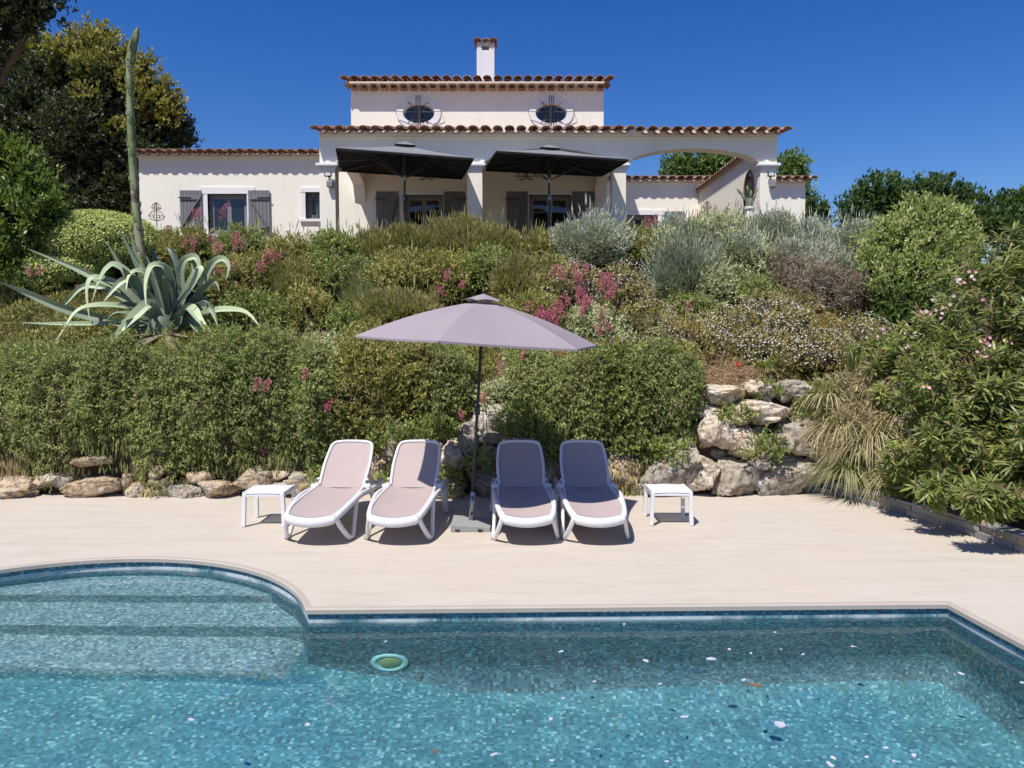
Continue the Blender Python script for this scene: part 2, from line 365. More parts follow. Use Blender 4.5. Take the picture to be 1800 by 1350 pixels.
for k in range(K_):
    n_ = len(pls[k])
    for i in range(n_):
        q = [pls[k][i], pls[k][(i+1) % n_], pls[k+1][(i+1) % n_], pls[k+1][i]]
        cove.add(q, [(0, 1, 2, 3)]); s0 = sum(math.dist(wl[j], wl[j-1]) for j in range(1, i+1)); s1 = s0+math.dist(wl[i], wl[(i+1) % n_]); t0, t1 = -.9-RC*PI/2*k/K_, -.9-RC*PI/2*(k+1)/K_
        cuv += [(s0, t0), (s1, t0), (s1, t1), (s0, t1)]
def build_uv(mb, uvs, name):
    me = bpy.data.meshes.new(name); me.from_pydata(mb.v, [], mb.f); me.materials.append(M['mosaic'])
    l = me.uv_layers.new(name='uv')
    for i, u in enumerate(uvs): l.data[i].uv = u
    o = bpy.data.objects.new(name, me); COL.objects.link(o); return o
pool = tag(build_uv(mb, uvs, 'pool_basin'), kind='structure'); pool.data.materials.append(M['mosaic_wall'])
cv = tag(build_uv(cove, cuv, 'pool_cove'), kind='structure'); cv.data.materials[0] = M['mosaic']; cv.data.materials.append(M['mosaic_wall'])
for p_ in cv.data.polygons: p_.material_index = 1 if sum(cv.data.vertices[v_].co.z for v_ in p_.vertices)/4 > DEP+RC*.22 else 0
for ob_ in (cv,):
    bm_ = bmesh.new(); bm_.from_mesh(ob_.data); bmesh.ops.remove_doubles(bm_, verts=bm_.verts, dist=.0005); bm_.to_mesh(ob_.data); bm_.free(); ob_.data.polygons.foreach_set('use_smooth', [True]*len(ob_.data.polygons))
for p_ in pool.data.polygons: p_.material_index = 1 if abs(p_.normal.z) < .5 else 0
mb = MB(); uvs = []
for yf, z, x0, x1 in ((6.77, WZ-.2, -6.6, -.9), (6.24, WZ-.4, -6.3, -1.2)):
    yb = {6.77: 7.6, 6.24: 6.77, 5.66: 6.24}[yf]; zb = {6.77: -.55, 6.24: -1.3, 5.66: -.96}[yf]
    mb.add([(x0, yf, z), (x1, yf, z), (x1, yb, z), (x0, yb, z)], [(0, 1, 2, 3)]); uvs += [(x0, yf), (x1, yf), (x1, yb), (x0, yb)]
    bt = .13 if yf == 5.66 else 0; bx_ = .34 if yf == 5.66 else 0      # the lowest riser and its end lean out a little
    mb.add([(x0, yf-bt, zb), (x1+bx_, yf-bt, zb), (x1, yf, z), (x0, yf, z)], [(0, 1, 2, 3)]); uvs += [(x0, zb), (x1+bx_, zb), (x1, z), (x0, z)]
    xe = x1 + (.07 if yf == 5.66 else 0)      # the lowest tread tapers off along the wall
    mb.add([(x1+bx_, yf-bt, zb), (xe+bx_, yb if yf > 5.7 else 5.93, zb), (xe, yb if yf > 5.7 else 5.93, z), (x1, yf, z)], [(0, 1, 2, 3)]); uvs += [(yf, zb), (yb, zb), (yb, z), (yf, z)]
    if yf == 5.66: mb.add([(x1, yf, z), (xe, 5.93, z), (x1, 5.95, z)], [(0, 1, 2)]); uvs += [(x1, yf), (xe, 5.93), (x1, 5.95)]
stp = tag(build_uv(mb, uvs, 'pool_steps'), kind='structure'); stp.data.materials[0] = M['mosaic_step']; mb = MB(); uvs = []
gx = np.concatenate([np.arange(-8.2, -2.4, .2), np.arange(-2.4, .9, .06)]); gy = np.concatenate([np.arange(2.2, 5.4, .2), np.arange(5.4, 5.58, .045), [5.60, 5.615, 5.63, 5.645, 5.66], np.arange(5.70, 6.31, .06)])
def s3(x, y): return float(sstep(5.60, 5.66, y))*(1-float(sstep(-2.05, -1.45, x)))      # the lowest tread, rounded off towards the wall
def rz_(x, y): base = DEP + .004 + .44*(1-float(sstep(-2.6, .6, x)))*float(sstep(2.2, 5.6, y)); return base + (WZ-.62-base)*s3(x, y)
mi_ = []
for i_ in range(len(gx)-1):
    for j_ in range(len(gy)-1):
        q = [(gx[i_], gy[j_]), (gx[i_+1], gy[j_]), (gx[i_+1], gy[j_+1]), (gx[i_], gy[j_+1])]
        mb.add([(x, y, rz_(x, y)) for x, y in q], [(0, 1, 2, 3)]); uvs += [(x, y+rz_(x, y)) for x, y in q]; mi_.append(1 if s3(sum(p[0] for p in q)/4, sum(p[1] for p in q)/4) > .5 else 0)
tag(build_uv(mb, uvs, 'pool_floor'), kind='structure')
# water
t = NT('pool_water'); v = t.obj()
h1 = t.noise(3.2, 3, t.obj((1, 1.6, 1)), .5); h2 = t.noise(11, 2, t.obj((1, 1.3, 1)), .5)
h = t.math('ADD', h1, t.math('MULTIPLY', h2, .22))
WATER_MODE = 'refract'
bp = t.bump(h, .22, .006)
if WATER_MODE == 'refract':
    g_ = t.n('BsdfPrincipled'); i = g_.inputs; i['Base Color'].default_value = (.86,.97,1,1); i['Roughness'].default_value = 0; i['IOR'].default_value = 1.33; i['Transmission Weight'].default_value = 1
    t.l(bp, i['Normal']); t.l(g_.outputs[0], t.out.inputs[0])
wx = np.arange(-8.3, 4.0, .06); wy = np.arange(1.0, 7.45, .06)
def ripple(X, Y):
    r_ = np.random.default_rng(3); Z = np.zeros_like(X)
    for L in (.9, .62, .45, .33, .26, .2):
        for _ in range(3):
            a_ = r_.uniform(0, 2*PI); Z += .0011*L*np.sin(2*PI/L*(X*math.cos(a_)+Y*math.sin(a_)) + r_.uniform(0, 6.3))
    return WZ + Z
water = tag(grid(wx, wy, ripple, 'water', t.m), kind='structure')
if WATER_MODE == 'refract':
    water.cycles.is_caustics_caster = True
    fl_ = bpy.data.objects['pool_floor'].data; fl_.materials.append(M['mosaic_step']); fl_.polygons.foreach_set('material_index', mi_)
    bm_ = bmesh.new(); bm_.from_mesh(bpy.data.objects['pool_floor'].data); bmesh.ops.remove_doubles(bm_, verts=bm_.verts, dist=.0005); bm_.to_mesh(bpy.data.objects['pool_floor'].data); bm_.free(); bpy.data.objects['pool_floor'].data.polygons.foreach_set('use_smooth', [True]*len(bpy.data.objects['pool_floor'].data.polygons))
    for o in ('pool_basin', 'pool_steps', 'pool_floor', 'pool_cove'): bpy.data.objects[o].cycles.is_caustics_receiver = True
    sun_d.cycles.is_caustics_light = True
# low stacked slate kerb wall
kpts = [Vector((3.97, 10.40)), Vector((4.30, 10.36)), Vector((4.52, 9.78)), Vector((4.68, 9.2)), Vector((4.84, 8.6)), Vector((5.0, 8.0)), Vector((5.09, 7.4)), Vector((5.22, 6.8)), Vector((5.5, 5.8)), Vector((5.85, 4.6))]
kb = MB(); seg = []
tot = [0]
for i in range(1, len(kpts)): tot.append(tot[-1]+(kpts[i]-kpts[i-1]).length)
def kat(s):
    x = np.interp(s, tot, [p.x for p in kpts]); y = np.interp(s, tot, [p.y for p in kpts]); return Vector((x, y))
for row, (z0, z1) in enumerate(((0, .075), (.078, .15), (.153, .185))):
    s = random.uniform(0, .1) if row < 2 else 0
    while s < tot[-1]-.3:
        L = random.uniform(.16, .42) if row < 2 else random.uniform(.3, .5)
        a = kat(s); b = kat(s+L-.006); t_ = (b-a).normalized(); nn = Vector((t_.y, -t_.x))*-1
        nn = Vector((-t_.y, t_.x)) if (-t_.y) > 0 else Vector((t_.y, -t_.x))     # towards the bank
        pr = random.uniform(-.02, .012) - (.015 if row == 2 else 0); dz = random.uniform(-.004, .004) if row < 2 else random.uniform(-.006, .012)
        jj = lambda: Vector((random.uniform(-.006, .006), random.uniform(-.006, .006)))
        q = [a+nn*pr+jj(), b+nn*pr+jj(), b+nn*.2, a+nn*.2]
        kb.add([(p.x, p.y, z0) for p in q]+[(p.x, p.y, z1+dz) for p in q], [(3,2,1,0),(4,5,6,7),(0,1,5,4),(1,2,6,5),(2,3,7,6),(3,0,4,7)], random.random())
        s += L
ko = kb.build('stone_kerb_wall', M['kerb'], tones=True, bevel=.006)
tag(ko, 'low curving wall of stacked grey slate between the deck and the oleanders', 'low wall')
# ================================================================== HOUSE
YF, YB, YW, YC = 16.2, 19.6, 21.5, 22.4      # porch front, main facade, right wing, chimney
FL = 3.66
house = empty('house', (0, YB, FL), 'cream rendered villa with clay tile roofs, an arched porch and grey shutters above the bank', 'house')
def XF(px, py=300, Y=YF): return P(px, py, Y).x
def tile_row(mb, x0, x1, y0, z0, rows=1, pitch=.25, rise=.22, L=.4, dy=1, under=True, jit=.006):
    """clay canal tiles laid from the eave at y0 up the slope away from us; covers and channels"""
    n = max(1, round((x1-x0)/pitch)); p = (x1-x0)/n; K = 7
    for r in range(rows):
        for i in range(n+1):
            for kind in ('c', 'u'):
                if kind == 'u' and (not under or i == n): continue
                cx = x0 + (i + (0 if kind == 'c' else .5))*p + random.uniform(-jit, jit); tn = random.random()
                ya = y0 + dy*(r*L*.82 + (0 if kind == 'c' else .045) + random.uniform(-jit, jit)); za = z0 + r*L*.82*rise + (.025 if kind == 'c' else .01) + random.uniform(-jit, jit)*.5
                yb = ya + dy*L; zb = za + L*rise - .02; s_ = 1 if kind == 'c' else -1
                vs = []
                for (yy, zz, ra) in ((ya, za, .105 if s_ > 0 else .095), (yb, zb, .088 if s_ > 0 else .105)):
                    for rr in (ra, ra-.014):
                        for k in range(K+1):
                            a = PI*k/K; vs.append((cx+math.cos(a)*rr, yy, zz + s_*math.sin(a)*rr*.66))
                m = K+1; fs = []
                for k in range(K):
                    fs += [(k, k+1, 2*m+k+1, 2*m+k), (m+k, 3*m+k, 3*m+k+1, m+k+1), (k, m+k, m+k+1, k+1)]
                fs += [(0, 2*m, 3*m, m), (K, m+K, 3*m+K, 2*m+K)]
                mb.add(vs, fs, tn)
def opening_wall(mb, x0, x1, z0, z1, y, th, holes):
    """wall slab facing us with rectangular holes (hx0,hx1,hz0,hz1)"""
    xs = sorted({x0, x1, *[h[0] for h in holes], *[h[1] for h in holes]}); 
    for a, b in zip(xs[:-1], xs[1:]):
        zc = [h for h in holes if h[0] <= a+1e-6 and h[1] >= b-1e-6]
        zz = z0
        for h in sorted(zc, key=lambda h: h[2]):
            if h[2] > zz: mb.box((a, y, zz), (b, y+th, h[2]))
            zz = h[3]
        if zz < z1: mb.box((a, y, zz), (b, y+th, z1))
def extrude_poly(mb, pts, y0, y1):
    """pts in x,z (counter clockwise from in front) given thickness y0..y1, non convex allowed"""
    n = len(pts); tri = tessellate_polygon([[Vector((p[0], p[1], 0)) for p in pts]])
    mb.add([(p[0], y0, p[1]) for p in pts]+[(p[0], y1, p[1]) for p in pts],
           [tuple(t) for t in tri]+[tuple(i+n for i in t[::-1]) for t in tri]+[(i, n+i, n+(i+1) % n, (i+1) % n) for i in range(n)])
GZ = FL - .5
# ---- left wing + back of porch: one facade at YB
LX = P(244, 300, YB).x; UX0 = P(617, 200, YB).x; UX1 = P(1061, 200, YB).x
wz = lambda py: ZW(py, YB); wx_ = lambda px, py=340: P(px, py, YB).x
zL = wz(277)
h1 = (wx_(365), wx_(434), wz(412), wz(341)); h2 = (wx_(537), wx_(562), wz(385), wz(338))
d1 = (wx_(711), wx_(779), FL, wz(343)); d2 = (wx_(930), wx_(1004), FL, wz(343))
m = MB(); opening_wall(m, LX, UX0, GZ, zL, YB, .3, [h1, h2])
m.box((LX, YB+.3, GZ), (LX+.3, YB+5, zL)); m.box((LX+.3, YB+4.7, GZ), (UX1, YB+5, zL))
m.build('wing_wall', M['stucco'], house)
m = MB(); zU = wz(160)
opening_wall(m, UX0, UX1, GZ, zU, YB-.004, .3, [d1, d2, (wx_(708, 200), wx_(765, 200), wz(218), wz(180)), (wx_(942, 200), wx_(999, 200), wz(218), wz(180))])
m.box((UX0, YB+.296, GZ), (UX0+.3, YB+5, zU)); m.box((UX1-.3, YB+.296, GZ), (UX1, YB+5, zU))
m.build('wall', M['stucco'], house)
# ---- oval windows: rectangular hole closed by an elliptical surround
def oval(cx, cz, w, h):
    m = MB(); n = 40; hw, hh = (wx_(765, 200)-wx_(708, 200))/2, (wz(180)-wz(218))/2
    y = YB-.03
    ell = lambda a, rx, rz, yy: (cx+rx*math.cos(a), yy, cz+rz*math.sin(a))
    def outer_pt(a):
        c, s = math.cos(a), math.sin(a)
        return (cx+.56*c, cz+.41*s) if s > -.25 else (cx+.56*c*(1.0), cz+.41*s)
    vs = []
    for k in range(n):
        a = 2*PI*k/n; ox, oz = outer_pt(a)
        vs += [(ox, YB-.006, oz), (ox, y, oz), (*ell(a, w/2, h/2, y),), (*ell(a, w/2*.94, h/2*.94, YB+.16),)]
    fs = []
    for k in range(n):
        l = (k+1) % n
        for j in range(3): fs.append((k*4+j, l*4+j, l*4+j+1, k*4+j+1))
    m.add(vs, fs)
    w_ = m.build('oval_window', M['white'], house)
    g = MB(); g.add([ell(2*PI*k/n, w/2*.98, h/2*.98, YB+.15) for k in range(n)], [tuple(range(n))]); g.build('pane', M['glass'], w_)
    g = MB(); g.tube([ell(2*PI*k/n, w/2*.93, h/2*.93, YB+.13) for k in range(n)], .022, 6, closed=True, up=(0,1,0)); g.box((cx-.018, YB+.12, cz-h*.46), (cx+.018, YB+.145, cz+h*.46)); g.build('frame', M['frame'], w_)
    g = MB(); yy = YB-.12
    for dx in (-.05, 0, .05): g.tube([(cx+dx, YB+.0 if False else yy, cz+.40), (cx+dx, yy, cz-.36)], .009, 6)
    for s_ in (-1, 1):
        for q in ((.05, .30, .26), (.12, .30, .42)):
            g.tube([(cx+s_*q[0], yy, cz+.02), (cx+s_*(q[0]+.07), yy, cz+.16), (cx+s_*(q[1]*.9), yy, cz+q[1]*.85)], .008, 6)
            g.tube([(cx+s_*q[0], yy, cz-.02), (cx+s_*(q[0]+.07), yy, cz-.18), (cx+s_*(q[1]*.9), yy, cz-q[1]*.98)], .008, 6)
        g.tube([(cx+s_*.10, yy, cz), (cx+s_*.28, yy-.04, cz-.02), (cx+s_*.58, yy, cz+.02), (cx+s_*.58, YB, cz+.02)], .008, 6)
    g.bar((cx-.14, yy, cz), (cx+.14, yy, cz), .012); g.bar((cx-.14, yy, cz-.2), (cx+.14, yy, cz-.2), .012)
    g.bar((cx, yy, cz+.40), (cx, YB, cz+.40), .012)
    g.build('grille', M['iron'], w_)
oval(wx_(736, 200), wz(199), .80, .50); oval(wx_(969, 200), wz(199), .80, .50)
# ---- windows and french doors
def glazed(name, hole, y, leaves=2, sill=True, parent=house, door=False):
    x0, x1, z0, z1 = hole; m = MB(); fw = .06
    m.box((x0, y+.1, z0), (x0+fw, y+.16, z1)); m.box((x1-fw, y+.1, z0), (x1, y+.16, z1)); m.box((x0+fw, y+.1, z1-fw), (x1-fw, y+.16, z1)); m.box((x0+fw, y+.1, z0), (x1-fw, y+.16, z0+fw))
    o = m.build(name, M['frame'], parent, bevel=.004)
    w = (x1-x0-2*fw)/leaves
    for i in range(leaves):
        a = x0+fw+i*w; b = a+w; m = MB(); s = .055
        for q in (((a, z0+fw), (a+s, z1-fw)), ((b-s, z0+fw), (b, z1-fw)), ((a+s, z0+fw), (b-s, z0+fw+(.25 if door else s))), ((a+s, z1-fw-s), (b-s, z1-fw))):
            m.box((q[0][0]+.002, y+.115, q[0][1]), (q[1][0]-.002, y+.15, q[1][1]))
        m.build('sash', M['frame'], o)
        m = MB(); m.box((a+s, y+.13, z0+fw+s), (b-s, y+.136, z1-fw-s)); m.build('pane', M['glass'], o)
    return o
def surround(hole, y, bw=.12, top=.2, ext=.1, sill=True, parent=house):
    x0, x1, z0, z1 = hole; m = MB()
    m.box((x0-bw, y-.02, z0), (x0, y+.1, z1)); m.box((x1, y-.02, z0), (x1+bw, y+.1, z1)); m.box((x0-bw-ext, y-.028, z1), (x1+bw+ext, y+.1, z1+top))
    if sill: m.box((x0-bw-.03, y-.06, z0-.07), (x1+bw+.03, y+.1, z0))
    return m.build('window_surround', M['white'], parent, bevel=.004)
def shutter(x0, x1, z0, z1, y, flip=False, parent=house, label=None):
    m = MB(); n = 6; w = (x1-x0)/n
    for i in range(n): m.box((x0+i*w+.003, y-.05, z0), (x0+(i+1)*w-.003, y-.022, z1))
    m.box((x0+.004, y-.03, z0+.01), (x1-.004, y-.021, z1-.01))
    o = m.build('shutter', M['shutter'], parent, bevel=.003)
    m = MB(); h = z1-z0
    za, zb = z0+.1, z1-.19
    for z in (za, zb): m.box((x0+.02, y-.078, z-.045), (x1-.02, y-.052, z+.045))
    a = (x0+.06, y-.064, za+.05); b = (x1-.06, y-.064, zb-.05)
    if flip: a, b = (x1-.06, y-.064, za+.05), (x0+.06, y-.064, zb-.05)
    m.bar(a, b, .024, .085, up=(0, 1, 0)); m.build('shutter_brace', M['shutter'], o, bevel=.003)
    for z in (za, zb):
        m = MB(); m.bar((x0-.02 if not flip else x1+.02, y-.084, z), (x0+.3 if not flip else x1-.3, y-.084, z), .006, .03); m.build('hinge', M['iron'], o)
    if label: o['label'] = label
    return o
glazed('window', h1, YB); surround(h1, YB, .10, .17, .1)
shutter(wx_(317), wx_(355), wz(409), wz(335), YB); shutter(wx_(437), wx_(475), wz(409), wz(335), YB, True)
w2 = glazed('window', h2, YB, 1); surround(h2, YB, .12, .12, 0)
m = MB()
for i in range(4): x = h2[0] + (h2[1]-h2[0])*(i+.5)/4; m.tube([(x, YB+.04, h2[2]), (x, YB+.04, h2[3])], .009, 6)
for z in (.3, .72): m.bar((h2[0], YB+.04, h2[2]+(h2[3]-h2[2])*z), (h2[1], YB+.04, h2[2]+(h2[3]-h2[2])*z), .014)
m.build('window_bars', M['iron'], w2)
for d, (sa, sb, sc_, sd) in ((d1, (661, 701, 780, 818)), (d2, (890, 928, 1005, 1045))):
    glazed('french_door', d, YB, 2, door=True); surround(d, YB, .08, .17, .16, sill=False)
    shutter(wx_(sa), wx_(sb), FL+.03, wz(337), YB); shutter(wx_(sc_), wx_(sd), FL+.03, wz(337), YB, True)
# wrought lamp over each door: a small scroll
for px in (750, 925):
    m = MB(); x = wx_(px, 308); z = wz(309)
    for s in (-1, 1): m.tube([(x+s*(.12+.1*math.cos(a)), YB-.03, z+.1*math.sin(a)) for a in np.linspace(0, 5.2, 12)], .012, 6, up=(0,1,0))
    m.bar((x-.3, YB-.03, z-.02), (x+.3, YB-.03, z-.02), .014); m.build('wall_scroll', M['iron'], house)
# ---- roofs of the facade
m = MB(); tile_row(m, LX-.12, XF(562, 270, YB)+.1, YB-.26, wz(276)+.06, rows=9, rise=.2); 
m.build('left_roof', M['tile'], house, tones=True)
m = MB(); m.box((LX-.02, YB-.07, zL), (UX0-.01, YB+.3, zL+.09)); m.bar((LX-.1, YB-.1, zL+.06), (LX-.1, YB+4, zL+.86), .05); m.bar((LX+.1, YB+3.2, zL+.78), (UX0, YB+3.2, zL+.78), .1, .25)
m.build('roof_edge', M['stucco'], house)
m = MB(); tile_row(m, UX0-.1, UX1+.12, YB-.34, wz(160)+.19, rows=10, rise=.24); tile_row(m, UX0-.02, UX1+.04, YB-.22, wz(160)+.055, rows=1, rise=.05)
m.build('upper_roof', M['tile'], house, tones=True)
m = MB(); m.box((UX0+.01, YB+.01, zU), (UX1-.01, YB+.29, zU+.14)); m.box((UX0+.02, YB-.30, zU+.11), (UX1-.02, YB+.01, zU+.135)); m.build('eave_band', M['stucco'], house)
m = MB(); m.add([(UX0, YB, zU+.13), (UX1, YB, zU+.13), (UX1, YB+3.2, zU+.13+.72), (UX0, YB+3.2, zU+.13+.72)], [(0,1,2,3)]); m.add([(LX, YB, zL+.02), (UX0, YB, zL+.02), (UX0, YB+3.2, zL+.66), (LX, YB+3.2, zL+.66)], [(0,1,2,3)]); m.build('roof_deck', M['soil'], house)
# ---- chimney
cx0, cx1 = P(838, 110, YC).x, P(869, 110, YC).x; cz1 = ZW(76, YC); cz0 = ZW(165, YC)
ch = MB(); zo = ZW(88, YC)
ch.box((cx0, YC, cz0-.6), (cx1, YC+.5, zo)); ch.box((cx0, YC, zo), (cx0+.15, YC+.5, cz1-.02)); ch.box((cx1-.15, YC, zo), (cx1, YC+.5, cz1-.02)); ch.box((cx0, YC, cz1-.04), (cx1, YC+.5, cz1+.02))
cho = ch.build('chimney', M['chimney'], house, bevel=.006)
m = MB(); tile_row(m, cx0+.02, cx1-.02, YC-.10, cz1+.03, rows=2, rise=.02, pitch=.24); m.build('chimney_cap', M['tile'], cho, tones=True)
m = MB(); m.box((cx0-.05, YC-.08, cz0-.5), (cx1+.05, YC+.55, ZW(150, YC)+.0)); m.build('chimney_flashing', M['stucco'], cho)
# ---- porch arcade at YF
px_of = lambda a: XF(a, 300)
piers = [(562, 589), (821, 848), (1076, 1101), (1337, 1365)]
PXs = [(px_of(a), px_of(b)) for a, b in piers]
ztop = ZW(240, YF); zsp = ZW(287, YF); zcr = ZW(261, YF)
pts = [(PXs[0][0], ztop), (PXs[0][0], zsp)]
for (a, b), (c, d) in zip(PXs[:-1], PXs[1:]):
    pts += [(b, zsp)]
    for k in range(1, 16):
        t_ = k/16; pts.append((b+(c-b)*t_, zsp+(zcr-zsp)*(1-(2*t_-1)**2)**.62))
    pts += [(c, zsp)]
pts += [(PXs[3][1], zsp), (PXs[3][1], ztop)]
m = MB(); extrude_poly(m, pts, YF, YF+.34); m.build('arcade', M['stucco'], house)
for i, (a, b) in enumerate(PXs):
    m = MB(); m.box((a, YF+.003, FL-.5), (b, YF+.337, zsp-.12)); o = m.build('pillar', M['stucco'], house, bevel=.008)
    m = MB(); zt = zsp-.12
    for k, (e, z0, z1) in enumerate(((.02, 0, .03), (.045, .03, .06), (.07, .06, .115))): m.box((a-e, YF+.003-e, zt+z0), (b+e, YF+.337+e, zt+z1))
    m.build('capital', M['white'], o, bevel=.008)
# side arch of the porch and its corbel
xl = PXs[0][0]
m = MB(); n = 14; y0, y1 = YF+.34, YB-.004
pp = [(y0, ztop-.05), (y0, zsp)] + [(y0+(y1-y0)*k/n, zsp+(zcr+.05-zsp)*(1-(2*k/n-1)**2)**.6) for k in range(1, n)] + [(y1, zsp-.25), (y1, ztop+.4)]
tri = tessellate_polygon([[Vector((p[0], p[1], 0)) for p in pp]]); k = len(pp)
for X_ in (xl+.04,): m.add([(X_, *p) for p in pp]+[(X_+.28, *p) for p in pp], [tuple(t) for t in tri]+[tuple(i+k for i in t[::-1]) for t in tri]+[(i, k+i, k+(i+1) % k, (i+1) % k) for i in range(k)])
m.build('side_arch', M['stucco'], house); m = MB(); xr = PXs[2][0]
m.add([(xr, *p) for p in pp]+[(xr+.28, *p) for p in pp], [tuple(t) for t in tri]+[tuple(i+k for i in t[::-1]) for t in tri]+[(i, k+i, k+(i+1) % k, (i+1) % k) for i in range(k)])
m.build('side_arch', M['stucco'], house)
m = MB(); ze = ZW(241, YF)+.085
tile_row(m, PXs[0][0]-.02, PXs[2][1]+.05, YF-.30, ze-.01, rows=11, rise=.235)
m.build('porch_roof', M['tile'], house, tones=True)
m = MB(); tile_row(m, PXs[2][1]+.25, PXs[3][1]+.12, YF-.29, ze-.02, rows=2, rise=.18); m.build('arcade_coping', M['tile'], house, tones=True)
m = MB(); m.box((PXs[0][0]+.01, YF+.01, ztop), (PXs[3][1]-.01, YF+.33, ztop+.12)); m.box((PXs[0][0]+.01, YF-.08, ztop+.004), (PXs[3][1]-.01, YF+.008, ztop+.09)); m.build('roof_bed', M['stucco'], house)
m = MB(); m.add([(PXs[0][0]+.02, YF+.02, ztop+.03), (PXs[2][1], YF+.02, ztop+.03), (PXs[2][1], YB-.01, ztop+.78), (PXs[0][0]+.02, YB-.01, ztop+.78)], [(0,1,2,3)])
m.add([(PXs[0][0]+.05, YF+.34, ztop-.02), (PXs[2][1]-.05, YF+.34, ztop-.02), (PXs[2][1]-.05, YB-.01, ztop+.0), (PXs[0][0]+.05, YB-.01, ztop+.0)], [(0,1,2,3)])
m.build('porch_ceiling', M['stucco'], house)
# ---- right wing behind and the side wall that joins it to the arcade
rz = lambda py: ZW(py, YW); rx = lambda px, py=360: P(px, py, YW).x
RX0, RX1 = rx(1030), rx(1416, 330); h3 = (rx(1092, 380), rx(1156, 380), FL, rz(378)); zR = rz(323)
m = MB(); opening_wall(m, RX0, RX1, GZ, zR, YW, .3, [h3]); m.box((RX1-.3, YW+.3, GZ), (RX1, YW+5, zR)); m.build('right_wing_wall', M['stucco'], house)
m = MB(); tile_row(m, RX0-.1, RX1+.15, YW-.26, rz(322)+.07, rows=9, rise=.2); m.build('right_roof', M['tile'], house, tones=True)
m = MB(); m.box((RX0+.01, YW-.07, zR), (RX1-.02, YW+.3, zR+.09)); m.add([(RX0, YW, zR+.02), (RX1, YW, zR+.02), (RX1, YW+3.2, zR+.66), (RX0, YW+3.2, zR+.66)], [(0,1,2,3)]); m.build('roof_edge', M['stucco'], house)
glazed('window', h3, YW, 3); surround(h3, YW, .12, .14, .1, sill=False)
shutter(rx(1168, 390), rx(1203, 390), FL+.2, rz(372), YW, True)
shutter(rx(1052, 390), rx(1082, 390), FL+.2, rz(372), YW)
SX = PXs[3][0]; zS = ZW(336, YW-.2)
m = MB(); m.box((SX, YF+.34, FL-.5), (SX+.25, YW-.002, zS)); m.build('side_wall', M['stucco'], house)
m = MB(); n = 24
for k in range(n):     # tiles across the top of the side wall, mouths towards us on the left
    y = YF+.45+(YW-YF-.6)*(k+.5)/n; tn = random.random(); vs = []
    for xx, zz in ((SX-.13, zS+.02), (SX+.3, zS+.13)):
        for rr in (.105, .09):
            for j in range(8): a = PI*j/7; vs.append((xx, y+math.cos(a)*rr, zz+math.sin(a)*rr*.75))
    m.add(vs, [(j, j+1, 17+j, 16+j) for j in range(7)]+[(8+j, 24+j, 25+j, 9+j) for j in range(7)]+[(j, 8+j, 9+j, j+1) for j in range(7)], tn)
m.box((SX-.1, YF+.36, zS), (SX+.26, YW-.01, zS+.02), .6)
m.build('wall_coping', M['tile'], house, tones=True)
# wall mirror in an oval frame on the side wall
mc = (SX-.012, 16.95, ZW(337, 16.95)); n = 28
m = MB(); m.tube([(SX-.012, mc[1]+.33*math.cos(2*PI*k/n), mc[2]+.44*math.sin(2*PI*k/n)) for k in range(n)], .022, 8, closed=True, up=(1,0,0))
mir = m.build('oval_mirror', M['rust']); tag(mir, 'oval wall mirror on the side wall beside the right porch pillar', 'mirror')
m = MB(); m.add([(SX-.006, mc[1]+.32*math.cos(2*PI*k/n), mc[2]+.43*math.sin(2*PI*k/n)) for k in range(n)], [tuple(range(n))]); m.build('glass', M['glass'], mir)
# lamps and loudspeakers on the end pillars
for (a, b), s in ((PXs[0], 1), (PXs[3], 1)):
    cx = (a+b)/2+.03; zl = ZW(308, YF)
    m = MB(); m.box((cx-.075, YF-.10, zl-.045), (cx+.075, YF-.06, zl+.05)); m.bar((cx, YF-.06, zl), (cx, YF+.0, zl-.03), .04); o = m.build('wall_floodlight', M['iron'], house, bevel=.004)
    m = MB(); m.box((cx-.055, YF-.106, zl-.028), (cx+.055, YF-.1, zl+.034)); m.build('lamp_glass', M['white_pl'], o)
    m = MB(); zl -= .19; m.box((cx-.03, YF-.12, zl-.075), (cx+.1, YF-.02, zl+.06)); m.bar((cx+.03, YF-.04, zl), (cx+.03, YF+.004, zl), .03); m.build('wall_speaker', M['grey_pl'], house, bevel=.02)
# terrace floor
m = MB(); m.box((-12, 15.55, FL-.02), (9.5, YB+2.2, FL+.012)); tag(m.build('terrace', m_plain('terrace_terracotta', (.15, .10, .075), .8, var=.2)), kind='structure')
